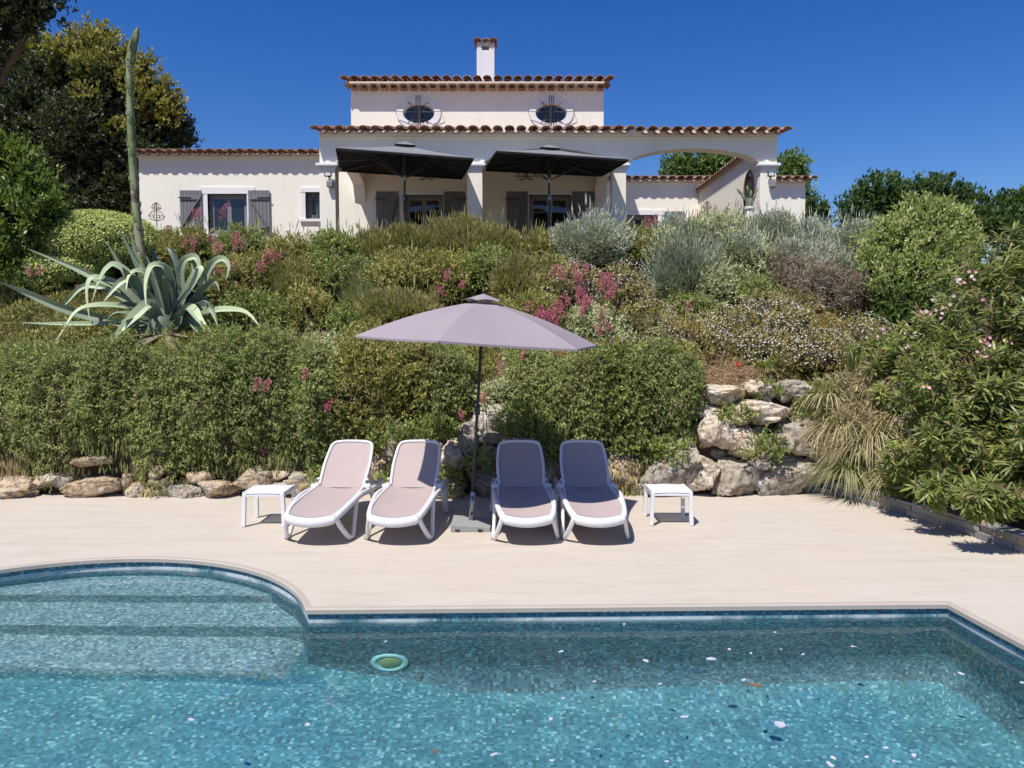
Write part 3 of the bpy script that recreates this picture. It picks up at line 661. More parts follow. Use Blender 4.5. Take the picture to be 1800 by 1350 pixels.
# ================================================================== TERRACE PARASOLS
def parasol(c4, peak, foot, label):
    r = empty('terrace_parasol', foot, label, 'parasol', 'charcoal parasols in front of the porch')
    p = [Vector(q) for q in c4]; pk = Vector(peak); m = MB(); N = 8
    def surf(i, t_, u):          # side i, u from peak to rim, t_ along the rim
        a, b = p[i], p[(i+1) % 4]; e = a.lerp(b, t_); e.z -= .0; q = pk.lerp(e, u)
        q.z -= .04*math.sin(PI*u)*(.4+.6*math.sin(PI*t_)); return q
    for i in range(4):
        vs = [surf(i, a/N, b/N) for b in range(N+1) for a in range(N+1)]
        m.add(vs, [(b*(N+1)+a, b*(N+1)+a+1, (b+1)*(N+1)+a+1, (b+1)*(N+1)+a) for a in range(N) for b in range(N)])
        vs = [surf(i, a/N, 1) for a in range(N+1)] + [surf(i, a/N, 1)-Vector((0,0,.035)) for a in range(N+1)]
        m.add(vs, [(a, a+1, N+2+a, N+1+a) for a in range(N)])
    cn = m.build('canopy', M['dark_canopy'], r, smooth=True)
    m.v = [(x, y, z-.012) for x, y, z in m.v]; m.build('canopy_shade_under', M['under_shade'], cn, smooth=True)  # underside shade put into a black copy of the canopy
    m = MB(); e = [pk.lerp(q, .16)+Vector((0,0,.05)) for q in p]; m.add([pk+Vector((0,0,.09))]+e, [(0, 1, 2), (0, 2, 3), (0, 3, 4), (0, 4, 1)]); m.build('vent', M['dark_canopy'], r)
    f = Vector(foot); m = MB(); m.tube([f, pk], .024, 10); m.build('pole', M['pole'], r)
    hub = pk-Vector((0,0,.12)); slide = f.lerp(pk, .72)
    mids = [p[i] for i in range(4)]+[p[i].lerp(p[(i+1) % 4], .5) for i in range(4)]
    for q in mids:
        m = MB(); m.tube([hub, pk.lerp(q, .5)-Vector((0,0,.14)), q-Vector((0,0,.03))], .012, 6); m.bar(slide, pk.lerp(q, .48)-Vector((0,0,.15)), .014); m.build('rib', M['pole'], r)
    m = MB(); m.lathe([(.035, -.05), (.035, .05)], slide, 10); m.lathe([(.05, 0), (.02, .12)], f+Vector((0,0,f.z*0+1.25)), 10); m.build('collar', M['steel'], r)
    m = MB(); m.box((f.x-.3, f.y-.3, f.z), (f.x+.3, f.y+.3, f.z+.06)); m.build('base', M['granite'], r, bevel=.01)
a = [P(590, 259, 14.75), P(833, 277, 15.1), P(812, 312, 16.95), P(598, 298, 16.6)]
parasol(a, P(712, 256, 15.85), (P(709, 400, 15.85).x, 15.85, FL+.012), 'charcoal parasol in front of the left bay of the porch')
a = [P(872, 264, 14.75), P(1106, 279, 15.1), P(1057, 307, 16.95), P(849, 297, 16.6)]
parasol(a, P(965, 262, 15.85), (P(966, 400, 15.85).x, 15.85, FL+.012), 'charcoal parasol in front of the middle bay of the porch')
# ---- garden ornaments of rusty wire and the potted cactus
def finial(px, py, h, Y, label):
    c = P(px, py, Y); zb = float(ground_z(c.x, Y)); m = MB()
    for k in range(8):
        a = 2*PI*k/8; m.tube([(c.x+math.cos(a)*w, Y+math.sin(a)*w, c.z-h/2+h*z) for w, z in ((.02, 0), (.13, .1), (.15, .25), (.1, .45), (.04, .58), (.09, .7), (.07, .85), (.01, 1))], .0045, 5)
    m.tube([(c.x, Y, zb-.1), (c.x, Y, c.z+h*.5)], .01, 6)
    for z, w in ((.25, .15), (.7, .09)): m.tube([(c.x+math.cos(2*PI*k/16)*w, Y+math.sin(2*PI*k/16)*w, c.z-h/2+h*z) for k in range(16)], .005, 5, closed=True)
    tag(m.build('garden_ornament', M['rust']), label, 'ornament')
finial(275, 372, .36, 15.2, 'rusty openwork garden ornament in front of the left wing wall, left of the shuttered window')
finial(296, 410, .30, 14.6, 'small rusty wire ornament low beside the clipped hedge, in front of the left wing')
finial(1243, 372, .42, 15.6, 'beehive shaped wire ornament in front of the right wing, left of the potted cactus')
pc = P(1318, 372, 16.0); r = empty('potted_cactus', (pc.x, 16.0, FL), 'prickly pear cactus in a tall white pot beside the right porch pillar', 'potted plant')
m = MB(); H = pc.z-FL+.1; m.lathe([(.07, 0), (.09, .02), (.07, H*.3), (.10, H*.8), (.08, H*.92), (.11, H*.96), (.11, H), (.08, H)], (pc.x, 16.0, FL), 20); m.build('pot', M['terracotta'], r, smooth=False)
M['cactus'] = m_plain('cactus_green', (.16, .22, .10), .6, var=.3, nscale=20)
zt = FL+H; 
for dx, z0, w, h, rot in [(a_*.75, b_*.75, c_*.72, d_*.75, e_) for a_, b_, c_, d_, e_ in ((0, 0, .1, .3, .1), (-.1, .18, .09, .26, -.6), (.08, .2, .08, .24, .35), (-.22, .36, .08, .24, -.7), (.02, .26, .08, .24, 0), (-.05, .42, .07, .2, -.2), (.13, .4, .06, .18, .5))]:
    m = MB(); n = 12; vs = []
    for yy, sc_ in ((-.02, .8), (0, 1), (.02, .8)):
        for k in range(n):
            a = 2*PI*k/n; u = math.cos(a)*w*.5*sc_; q = (math.sin(a)+1)*h/2*sc_+(1-sc_)*h/2
            vs.append((pc.x+dx+u*math.cos(rot)+q*math.sin(rot), 16.0+yy, zt-.03+z0+q*math.cos(rot)-u*math.sin(rot)))
    m.add(vs, [tuple(range(n))[::-1], tuple(range(2*n, 3*n))]+[(j*n+k, j*n+(k+1) % n, (j+1)*n+(k+1) % n, (j+1)*n+k) for j in range(2) for k in range(n)]); m.build('cactus_pad', M['cactus'], r, smooth=True)
# ================================================================== POOLSIDE FURNITURE
def frange(a, b, n): return [a+(b-a)*i/(n-1) for i in range(n)]
def smooth_path(pts, k=6):
    P_ = [Vector(p) for p in pts]; out = []
    for i in range(len(P_)-1):
        p0 = P_[max(i-1, 0)]; p1 = P_[i]; p2 = P_[i+1]; p3 = P_[min(i+2, len(P_)-1)]
        for j in range(k):
            t_ = j/k; out.append(.5*((2*p1)+(p2-p0)*t_+(2*p0-5*p1+4*p2-p3)*t_**2+(3*p1-p0-3*p2+p3)*t_**3))
    return out+[P_[-1]]
def make_lounger():
    r = empty('sun_lounger', (0, 0, 0), 'x', 'sun lounger')
    W = M['white_pl']
    # side rails with the v shaped front legs and the rear legs; y runs from foot (0) to head (1.95)
    for s in (-1, 1):
        m = MB(); m.tube(smooth_path([(s*.235, 0, .275), (s*.272, .10, .305), (s*.30, .3, .335), (s*.325, .6, .37), (s*.335, .85, .375), (s*.335, 1.2, .345), (s*.33, 1.6, .325), (s*.31, 1.93, .32)]), .026, 8, sy=1.35); m.build('side_rail', W, r, smooth=True, world=False)
        m = MB(); m.tube(smooth_path([(s*.262, .05, .285), (s*.285, .10, .20), (s*.315, .20, .09), (s*.335, .27, .028), (s*.345, .33, .018), (s*.345, .40, .05), (s*.335, .50, .17), (s*.33, .62, .35)], 5), [.021]*36, 8, sy=1.5); m.build('leg', W, r, smooth=True, world=False)
        m = MB(); m.tube(smooth_path([(s*.33, 1.25, .33), (s*.34, 1.36, .17), (s*.345, 1.47, .04), (s*.345, 1.54, .02), (s*.34, 1.62, .08), (s*.32, 1.76, .31)], 5), .021, 8, sy=1.5); lg = m.build('leg', W, r, smooth=True, world=False)
        m = MB(); m.tube([(s*.352, 1.50, .055), (s*.378, 1.50, .055)], .055, 14); m.build('wheel', M['white_pl'], lg, world=False)
        m = MB(); m.box((s*.345-.026, .27, 0), (s*.345+.026, .385, .014)); m.build('foot_pad', M['grey_pl'], r, world=False, bevel=.003)
        # hinge knob at the back joint
        m = MB(); m.tube([(s*.262, 1.16, .40), (s*.352, 1.16, .385)], .034, 12); m.tube([(s*.33, 1.13, .39), (s*.30, 1.30, .42), (s*.29, 1.22, .47)], .018, 8); m.build('hinge', W, r, smooth=True, world=False)
    # curved apron at the foot
    m = MB(); n = 14; vs = []; fs = []
    for i in range(n+1):
        u = i/n*2-1; x = u*.25; y = -.045*(1-u*u); z = .30-.03*(1-u*u)
        vs += [(x, y+.06, z+.035), (x, y+.012, z+.028), (x, y-.008, z), (x, y, z-.055), (x, y+.018, z-.065), (x, y+.045, z-.01)]
    for i in range(n):
        for k in range(6): fs.append((i*6+k, i*6+(k+1) % 6, (i+1)*6+(k+1) % 6, (i+1)*6+k))
    m.add(vs, fs); m.build('apron', W, r, smooth=True, world=False)
    for y, w in ((.62, .33), (1.28, .33), (1.9, .31)): m = MB(); m.tube([(-w, y, .30), (w, y, .30)], .018, 8); m.build('cross_bar', W, r, world=False)
    # seat sling, slightly dished
    m = MB(); nx, ny = 10, 18; vs = []
    for j in range(ny+1):
        v = j/ny; y = .02+1.20*v; wd = np.interp(y, [0, .12, .35, .8, 1.2], [.235, .262, .285, .285, .262]); z = np.interp(y, [0, .3, .7, 1.0, 1.2], [.32, .352, .375, .39, .40])
        y0 = -.04 if j == 0 else 0
        for i in range(nx+1):
            u = i/nx*2-1; vs.append((u*wd, y+y0*(1-u*u), z-.03*(1-u*u)-.012*math.sin(PI*v)*(1-u*u)))
    m.add(vs, [(j*(nx+1)+i, j*(nx+1)+i+1, (j+1)*(nx+1)+i+1, (j+1)*(nx+1)+i) for j in range(ny) for i in range(nx)]); m.build('seat', M['sling'], r, smooth=True, world=False)
    # seat frame edge
    for s in (-1, 1): m = MB(); m.tube(smooth_path([(s*.238, .03, .318), (s*.266, .14, .335), (s*.29, .35, .358), (s*.292, .8, .38), (s*.268, 1.18, .40)], 5), .015, 8); m.build('seat_frame', W, r, smooth=True, world=False)
    # backrest
    A = R(38.5); by, bz = 1.19, .40
    def bp_(x, l, h=0): return (x, by+math.cos(A)*l-math.sin(A)*h, bz+math.sin(A)*l+math.cos(A)*h)
    def hw(l): return float(np.interp(l, [0, .12, .35, .55, .63, .68, .70], [.262, .272, .276, .264, .252, .222, .16]))
    back = []
    prof = [0, .06, .2, .35, .5, .58, .635, .672, .69]
    L_ = [(-hw(l), l) for l in prof] + [(-.12, .702), (0, .706), (.12, .702)] + [(hw(l), l) for l in prof[::-1]]
    m = MB(); m.tube(smooth_path([bp_(x, l, .006) for x, l in L_], 3), .0185, 8, sy=1.2, up=(0, -math.sin(A), math.cos(A))); br = m.build('backrest_frame', W, r, smooth=True, world=False)
    m = MB(); vs = []; ny = 14
    for j in range(ny+1):
        l = -.03+.73*j/ny
        for i in range(nx+1):
            u = i/nx*2-1; ww = hw(min(l, .695))-.012; vs.append(bp_(u*ww, l + (.006 if j == ny else 0)*(1-u*u), -.022*(1-u*u)*math.sin(PI*min(1, j/ny+.08))))
    m.add(vs, [(j*(nx+1)+i, j*(nx+1)+i+1, (j+1)*(nx+1)+i+1, (j+1)*(nx+1)+i) for j in range(ny) for i in range(nx)]); m.build('backrest', M['sling'], r, smooth=True, world=False)
    m = MB(); 
    for s in (-1, 1): m.tube([bp_(s*.2, .42, -.02), (s*.24, 1.78, .31)], .013, 8)
    m.tube([(-.25, 1.78, .31), (.25, 1.78, .31)], .013, 8); m.build('back_prop', W, r, world=False)
    return r
def px_x(px, Y, z): return XW(px, Y, z)
Y0 = (CH-.25)/slope(921)
proto = make_lounger()
L = [((543, 619), 'fully sunlit, beside the left side table'), ((690, 737), 'left of the parasol pole, right edge shaded'),
     ((928, 913), 'shaded, just right of the parasol pole'), ((1055, 1023), 'shaded, beside the right side table')]
for i, ((fx, hx), lab) in enumerate(L):
    o = proto if i == 0 else copy_tree(proto)
    xf = px_x(fx, Y0, .27); Yh = Y0+1.70; xh = px_x(hx, Yh, .85)
    o.location = (xf, Y0+.03, .004); o.rotation_euler.z = -math.atan2(xh-xf, 1.70)
    tag(o, 'white lounger with taupe sling, '+lab, group='sun loungers in a row by the pool')
# ---- side tables
def make_table():
    r = empty('side_table', (0, 0, 0), 'x', 'side table'); W = M['white_pl']; h = .40; w, d = .235, .23
    m = MB(); nx, ny = 12, 9
    def top(x, y): return h + .012*(1-(x/w)**2) - .016*(y/d)**2 - (.010 if abs(x) > w*.97 or abs(y) > d*.97 else 0)
    ys_ = [-d]; 
    for k in range(6): ys_ += [-d+.06+k*.062, -d+.06+k*.062+.045]
    ys_ = [-d, -.165, -.155, -.11, -.10, -.055, -.045, -.0, .01, .055, .065, .11, .12, .165, .175, d]
    for a, b in zip(ys_[::2], ys_[1::2]):
        xs_ = frange(-w, w, 13); vs = [(x, y, top(x, y)) for y in (a, b) for x in xs_]+[(x, y, top(x, y)-.014) for y in (a, b) for x in xs_]
        fs = []
        for i in range(12): fs += [(i, i+1, 13+i+1, 13+i), (26+i, 39+i, 40+i, 27+i), (i, 26+i, 27+i, i+1), (13+i, 14+i, 40+i, 39+i)]
        fs += [(0, 13, 39, 26), (12, 38, 51, 25)]; m.add(vs, fs)
    for s in (-1, 1): m.box((s*w-.022*(s > 0)-.0*(s < 0), -d, h-.058), (s*w+.022*(s < 0), d, h-.004))
    m.box((-w+.02, -d, h-.058), (w-.02, -d+.018, h-.012)); m.box((-w+.02, d-.018, h-.058), (w-.02, d, h-.012))
    m.build('table_top', W, r, world=False, bevel=.004)
    for sx in (-1, 1):
        for sy in (-1, 1):
            m = MB(); q = [(sx*(w-.02), sy*(d-.02), h-.02), (sx*(w-.012), sy*(d-.018), .2), (sx*(w-.006), sy*(d-.01), 0)]
            for a, b in zip(q[:-1], q[1:]): m.bar(a, b, .044, .044)
            m.build('leg', W, r, world=False, bevel=.006)
    return r
tp = make_table()
for i, (px, py, lab, rz) in enumerate(((463, 927, 'white slatted plastic side table left of the four loungers', .0), (1181, 925, 'white slatted plastic side table right of the four loungers', 0))):
    o = tp if i == 0 else copy_tree(tp); g = G(px, py); o.location = (g.x, g.y+.24, .003); o.rotation_euler.z = rz; tag(o, lab, group='white side tables')
# ---- the big parasol
f = G(828, 924); f.z = 0
ps = empty('pool_parasol', f, 'mauve grey parasol with a dark pole shading the two right hand loungers', 'parasol')
rim = [P(771, 599, 7.12), P(1016, 614, 7.5), P(1049, 607, 8.86), None, None, P(624, 590, 8.14)]
C0 = (P(771, 599, 7.12)+P(1049, 607, 8.86))/2
ctr = Vector(((rim[5].x+rim[2].x)/2, (rim[0].y+8.5+1.36)/2, 2.10)); ctr = Vector((-.365, 8.5, 2.10))
rim[3] = 2*ctr-rim[0]; rim[4] = 2*ctr-rim[1]; rim[3].z = 2.06; rim[4].z = 2.13
pk = P(850, 528, 8.5)
m = MB(); N = 10
def cs(i, t_, u):
    a, b = rim[i], rim[(i+1) % 6]; e = a.lerp(b, t_); q = pk.lerp(e, u)
    q.z += .05*math.sin(PI*u) - .035*math.sin(PI*t_)*u*math.sin(PI*u*.9+.1) ; q += (ctr-e)*(.035*math.sin(PI*t_)*u**3)
    return q
for i in range(6):
    m.add([cs(i, a/N, .07+.93*b/N) for b in range(N+1) for a in range(N+1)], [(b*(N+1)+a, b*(N+1)+a+1, (b+1)*(N+1)+a+1, (b+1)*(N+1)+a) for a in range(N) for b in range(N)])
    vs = [cs(i, a/N, 1) for a in range(N+1)] + [cs(i, a/N, 1)-Vector((0, 0, .022)) for a in range(N+1)]; m.add(vs, [(a, a+1, N+2+a, N+1+a) for a in range(N)])
bm_o = m.build('canopy', M['canopy'], ps, smooth=True)
md = bm_o.modifiers.new('edge', 'EDGE_SPLIT'); md.split_angle = R(14)
m = MB(); tip = pk+Vector((0, 0, .075)); vs = [tip]
for i in range(6):
    for a in range(6): e = cs(i, a/6, .17); vs.append(e+Vector((0, 0, .04+.022*math.sin(PI*a/6))))
m.add(vs, [(0, 1+k, 1+(k+1) % 36) for k in range(36)]); m.build('vent', M['canopy'], ps)
m = MB(); m.lathe([(.012, 0), (.02, .02), (.015, .045), (.004, .06)], tip-Vector((0,0,.01)), 10); m.build('finial', M['pole'], ps, smooth=True)
top = pk-Vector((0,0,.02)); base_top = f.lerp(top, .17)
m = MB(); m.tube([f+Vector((0,0,.06)), top], .018, 12); m.build('pole', M['pole'], ps, smooth=True)
m = MB(); m.tube([f+Vector((0,0,.05)), f.lerp(top, .155)], .028, 12); bt = m.build('base_tube', M['steel'], ps, smooth=True)
for k in (.06, .13):
    m = MB(); c = f.lerp(top, k); m.tube([c+Vector((.0,-.02,0)), c+Vector((.0,-.055,0))], .016, 8); m.tube([c+Vector((0,-.055,-.025)), c+Vector((0,-.055,.025))], .007, 6); m.build('knob', M['iron'], bt)
m = MB(); c = f.lerp(top, .52); m.box(c-Vector((.03, .035, .045)), c+Vector((.03, .03, .045))); m.bar(c+Vector((.03,0,0)), c+Vector((.10,0,0)), .012); m.bar(c+Vector((.10,0,0)), c+Vector((.10,0,-.05)), .016); m.build('crank', M['pole'], ps, bevel=.005)
for i in range(6):
    m = MB(); q = rim[i]; m.tube([pk-Vector((0,0,.05)), cs(i, 0, .5)-Vector((0,0,.02)), q-Vector((0,0,.015))], .007, 6); m.bar(f.lerp(top, .84), cs(i, 0, .48)-Vector((0,0,.03)), .01); m.build('rib', M['pole'], ps)
sl = G(792, 936); m = MB()
m.add([(sl.x, sl.y, 0), (sl.x+.44, sl.y+.02, 0), (sl.x+.44, sl.y+.48, 0), (sl.x, sl.y+.46, 0), (sl.x, sl.y, .085), (sl.x+.44, sl.y+.02, .05), (sl.x+.44, sl.y+.48, .05), (sl.x, sl.y+.46, .085)], [(3,2,1,0),(4,5,6,7),(0,1,5,4),(1,2,6,5),(2,3,7,6),(3,0,4,7)])
m.build('base', M['granite'], ps, bevel=.006)
for dx in (.05, .30): m = MB(); m.box((sl.x+dx, sl.y-.004, .012), (sl.x+dx+.05, sl.y+.02, .032)); m.build('handle_slot', M['iron'], ps)
# ---- underwater lamp on the far pool wall, petals and debris on the water
wy_ = float(np.interp(-.99, [pA.x, pD.x], [pA.y, pD.y]))+.025
c = Vector((-.985, wy_, -.905)); fd = empty('pool_light', c, 'round underwater pool lamp with a turquoise rim and olive lens on the far wall', 'pool light')
M['turq'] = m_plain('turquoise_plastic', (.42, .80, .78), .4, var=.1); M['olive_pl'] = m_plain('olive_plastic', (.34, .46, .22), .4, var=.25)
def disc(prof, name, mat, par):
    m = MB(); m.lathe([(r_, z) for r_, z in prof], (0, 0, 0), 40); m.v = [(c.x+x, c.y-z, c.z+y) for x, y, z in m.v]; return m.build(name, mat, par, smooth=True)
rm = disc([(.150, -.01), (.155, .012), (.148, .024), (.118, .028), (.104, .016), (.098, .008)], 'rim', M['turq'], fd)
disc([(.001, .010), (.099, .010), (.09, .020), (.001, .024)], 'lens', M['olive_pl'], fd)
for o_ in [x for x in fd.children]: o_.cycles.is_caustics_receiver = True
M['petal'] = m_plain('pale_petal', (.42, .43, .48), .6, var=.08); M['dead'] = m_plain('dead_leaf', (.14, .09, .06), .8, var=.4, nscale=20)
def petal(px, py, s, mat, name, lab, cat, grp):
    c = G(px, py, WZ); m = MB(); a0_ = random.uniform(0, 6.3); n = 10; el = random.uniform(.5, .85); w = s/F*c.y*.42
    vs = [(c.x, c.y, WZ+.004)]
    for k in range(n):
        a = 2*PI*k/n; rr = w*(1+.25*math.sin(a*2+a0_)); x, y = rr*math.cos(a), rr*el*math.sin(a)*1.6
        vs.append((c.x+x*math.cos(a0_)-y*math.sin(a0_), c.y+x*math.sin(a0_)+y*math.cos(a0_), WZ+.006+random.uniform(0, .006)))
    vs2 = [(x, y, z-.003) for x, y, z in vs]
    m.add(vs+vs2, [(0, 1+k, 1+(k+1) % n) for k in range(n)]+[(n+1, n+2+(k+1) % n, n+2+k) for k in range(n)]+[(1+k, n+2+k, n+2+(k+1) % n, 1+(k+1) % n) for k in range(n)])
    tag(m.build(name, mat), lab, cat, grp)
ORD = 'first second third fourth fifth sixth seventh eighth ninth tenth eleventh twelfth thirteenth fourteenth fifteenth sixteenth'.split()
PT = sorted(((1135, 1163, 12), (1250, 1160, 18), (1160, 1204, 9), (1371, 1275, 22), (1203, 1262, 12), (1307, 1197, 12), (986, 1147, 10), (990, 1229, 8), (1045, 1200, 8), (1500, 1138, 9), (1373, 1143, 6), (1320, 1150, 6),
                  (1689, 1186, 13), (1797, 1202, 10), (1459, 1346, 18), (1465, 1335, 12), (1523, 1333, 10), (1606, 1330, 12), (1571, 1340, 8), (1557, 1317, 10), (968, 1266, 9), (970, 1339, 10), (1172, 1341, 8), (788, 1223, 6), (1097, 1099, 8),
                  (678, 1129, 6), (336, 1267, 12), (540, 1276, 11), (1362, 1113, 6), (868, 1328, 12), (1411, 1152, 6), (1282, 1143, 7)))
for i, (px, py, s) in enumerate(PT):
    w_ = ('large ' if s >= 16 else 'tiny ' if s <= 7 else 'small ')+'pale petal floating on the pool, '
    petal(px, py, s, M['petal'], 'petal', w_+(ORD[i]+' from the left' if i < 16 else ORD[len(PT)-1-i]+' from the right'), 'petal', 'petals on the pool water')
petal(1327, 1206, 22, M['dead'], 'dead_leaf', 'dark curled leaf floating beside a pale petal on the right of the pool', 'leaf', None)
petal(766, 1323, 13, M['dead'], 'dead_leaf', 'small dark dead leaf floating near the lower picture edge', 'leaf', None)
# ================================================================== PLANTS
def vnoise(p, f, seed):
    r_ = np.random.default_rng(seed); s = np.zeros(len(p))
    for k in range(5):
        d = r_.normal(size=3); d *= f*(1+.6*k)/np.linalg.norm(d); s += np.sin(p@d + r_.uniform(0, 6.3))/(1+.35*k)
    return s/2.6
def nrm(a): return a/np.maximum(np.linalg.norm(a, axis=1, keepdims=True), 1e-6)
def leaf_arrays(p, d, up, L, W, tone, bend=0.0, segs=1):
    """p base, d direction, up a normal hint, L and W per leaf. Diamond leaves (segs=1) or two part curved blades"""
    n = len(p); d = nrm(d); s = nrm(np.cross(d, up)+1e-5); nn = nrm(np.cross(s, d)); L = L[:, None]; W = W[:, None]
    if segs == 1:
        m = p + d*L*.45 - nn*L*.06; t = p + d*L + nn*L*bend
        v = np.stack([p, m+s*W/2, t, m-s*W/2], 1).reshape(-1, 3); k = np.arange(n)[:, None]*4
        f = (k+np.array([0, 1, 2, 3])); return v, f.reshape(-1), np.full(n, 4), tone
    a = p + d*L*.4 + nn*L*bend*.25; b = p + d*L*.75 + nn*L*bend*.9*.6; t = p + d*L*.98 + nn*L*bend*1.3
    v = np.stack([p-s*W*.12, p+s*W*.12, a+s*W/2, a-s*W/2, b+s*W*.38, b-s*W*.38, t], 1).reshape(-1, 3); k = np.arange(n)[:, None]*7
    f = np.concatenate([k+np.array([0, 1, 2, 3]), k+np.array([3, 2, 4, 5])], 1).reshape(-1, 4); g = (k+np.array([5, 4, 6]))
    # keep loops in order: quads first, then triangles
    return v, np.concatenate([f.reshape(-1), g.reshape(-1)]), np.concatenate([np.full(2*n, 4), np.full(n, 3)]), np.concatenate([np.repeat(tone, 2), tone])
def mesh_from(name, parts, mat, parent=None, smooth=False):
    off = root_loc(parent) if parent is not None else Vector((0, 0, 0))
    vs = []; ls = []; cs_ = []; ts = []; n = 0
    for v, l, c, t_ in parts: vs.append(v); ls.append(l+n); cs_.append(c); ts.append(t_); n += len(v)
    v = np.concatenate(vs)-np.array(off); l = np.concatenate(ls); c = np.concatenate(cs_); t_ = np.concatenate(ts)
    me = bpy.data.meshes.new(name); me.vertices.add(len(v)); me.vertices.foreach_set('co', v.astype(np.float32).reshape(-1))
    me.loops.add(len(l)); me.loops.foreach_set('vertex_index', l.astype(np.int32)); me.polygons.add(len(c))
    me.polygons.foreach_set('loop_start', np.concatenate([[0], np.cumsum(c)[:-1]]).astype(np.int32)); me.polygons.foreach_set('loop_total', c.astype(np.int32))
    at = me.attributes.new('tone', 'FLOAT', 'FACE'); at.data.foreach_set('value', t_.astype(np.float32))
    me.update(calc_edges=True); me.materials.append(mat)
    o = bpy.data.objects.new(name, me); COL.objects.link(o); o.parent = parent; return o
def shell(c, r, n, seed, amp=.16, freq=3.0, inner=.72, low=-.35, back=.5, power=1.0):
    """points through the outer shell of a lumpy blob; returns points, outward directions, lump value"""
    r_ = np.random.default_rng(seed); u = nrm(r_.normal(size=(int(n*2.6), 3)))
    u = u[u[:, 2] > low]; keep = (u[:, 1] < .15) | (r_.random(len(u)) < back); u = u[keep][:n]
    lump = vnoise(u, freq, seed+1)*.7+vnoise(u, freq*3.1, seed+2)*.45; f = 1+amp*lump
    q = inner + (1.03-inner)*r_.random(len(u))**power
    return np.array(c)+u*np.array(r)*(f*q)[:, None], nrm(u/np.array(r)), lump, r_
SH = {}
LEAFM = {
 'olive': m_leaf('olive_shrub_leaf', [(.035, .04, .016), (.115, .115, .045), (.24, .22, .10)], dry=.55),
 'green': m_leaf('green_shrub_leaf', [(.03, .045, .018), (.085, .115, .042), (.19, .22, .085)], dry=.45),
 'rosemary': m_leaf('rosemary_leaf', [(.018, .030, .012), (.072, .098, .038), (.18, .20, .095)], dry=.5),
 'brown': m_leaf('brownish_rosemary_leaf', [(.06, .055, .032), (.15, .14, .075), (.27, .245, .15)], dry=.3),
 'silver': m_leaf('silver_leaf', [(.13, .15, .11), (.30, .33, .26), (.48, .50, .42)], .15, dry=.2),
 'greysage': m_leaf('grey_sage_leaf', [(.07, .085, .055), (.17, .20, .14), (.31, .34, .25)], .15, dry=.35),
 'lavender': m_leaf('lavender_leaf', [(.06, .08, .06), (.15, .18, .14), (.28, .31, .25)], .15, dry=.15),
 'straw': m_leaf('straw_leaf', [(.12, .12, .06), (.24, .24, .13), (.38, .37, .24)]),
 'mauve': m_leaf('mauve_twig', [(.05, .038, .03), (.115, .085, .07), (.19, .15, .125)], .1),
 'lime': m_leaf('lime_leaf', [(.07, .09, .03), (.21, .245, .085), (.38, .41, .20)], .35),
 'lime_dark': m_leaf('dark_green_leaf', [(.02, .04, .015), (.05, .08, .025), (.12, .16, .05)]),
 'hedge': m_leaf('clipped_hedge_leaf', [(.06, .085, .02), (.165, .20, .055), (.32, .33, .13)], .3, dry=.2),
 'laurel': m_leaf('laurel_leaf', [(.018, .032, .01), (.06, .095, .022), (.17, .21, .05)], .3, .4),
 'tree_dark': m_leaf('oak_leaf', [(.012, .018, .009), (.028, .036, .015), (.055, .06, .022)], .1),
 'tree_new': m_leaf('oak_new_growth', [(.09, .085, .02), (.21, .18, .04), (.33, .28, .075)], .25),
 'tree_far': m_leaf('far_tree_leaf', [(.012, .03, .014), (.035, .07, .025), (.10, .155, .05)], .3),
 'tree_mid': m_leaf('mid_tree_leaf', [(.03, .055, .02), (.075, .115, .035), (.16, .21, .07)], .3),
 'oleander': m_leaf('oleander_leaf', [(.035, .06, .022), (.105, .15, .05), (.29, .31, .12)], .3, .4, 2.5, dry=.3),
 'oleander_tip': m_leaf('oleander_dry_tip', [(.20, .12, .06), (.36, .24, .12), (.45, .30, .22)], .2),
 'dry': m_leaf('dry_strap_leaf', [(.16, .13, .07), (.36, .30, .18), (.55, .47, .33)], .2),
 'daisyleaf': m_leaf('daisy_leaf', [(.05, .045, .02), (.13, .11, .05), (.25, .19, .10)], dry=.4),
 'ground': m_leaf('ground_cover_leaf', [(.035, .04, .018), (.11, .11, .045), (.23, .21, .11)], .2, .6, 1.8, dry=.5),
 'drymass': m_leaf('dry_mass_leaf', [(.07, .055, .03), (.27, .21, .12), (.52, .44, .31)], .15), 'litter': m_leaf('dry_litter', [(.26, .14, .08), (.44, .27, .16), (.56, .40, .27)], .1),
 'core': m_plain('shade_core', (.05, .042, .025), .95, var=.4, nscale=12, bump=.5, bscale=30, spec=.1),
 'core_dark': m_plain('dark_shade_core', (.016, .015, .010), .95, var=.4, nscale=12, bump=.5, bscale=30, spec=.1),
 'bark': m_plain('bark', (.14, .105, .075), .9, var=.35, nscale=14, bump=.7, bscale=25, spec=.1),
 'white_fl': m_plain('white_daisy_petals', (.54, .49, .43), .6, var=.05), 'pink_fl': m_leaf('valerian_flower', [(.50, .06, .18), (.68, .14, .30), (.78, .32, .45)], .25),
 'red_fl': m_leaf('poppy_petal', [(.6, .05, .03), (.7, .08, .05), (.7, .12, .08)], .3), 'ole_fl': m_leaf('oleander_flower', [(.58, .22, .30), (.72, .42, .50), (.80, .60, .66)], .3),
}
def blob_core(c, r, seed, k=.72, mat='core'):  # solid dark blob added inside foliage to block light
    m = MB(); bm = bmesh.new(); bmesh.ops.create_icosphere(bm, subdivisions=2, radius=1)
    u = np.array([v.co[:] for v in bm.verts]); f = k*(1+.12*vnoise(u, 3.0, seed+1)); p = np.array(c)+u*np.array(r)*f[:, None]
    m.add(p.tolist(), [tuple(v.index for v in fc.verts) for fc in bm.faces]); bm.free(); return m
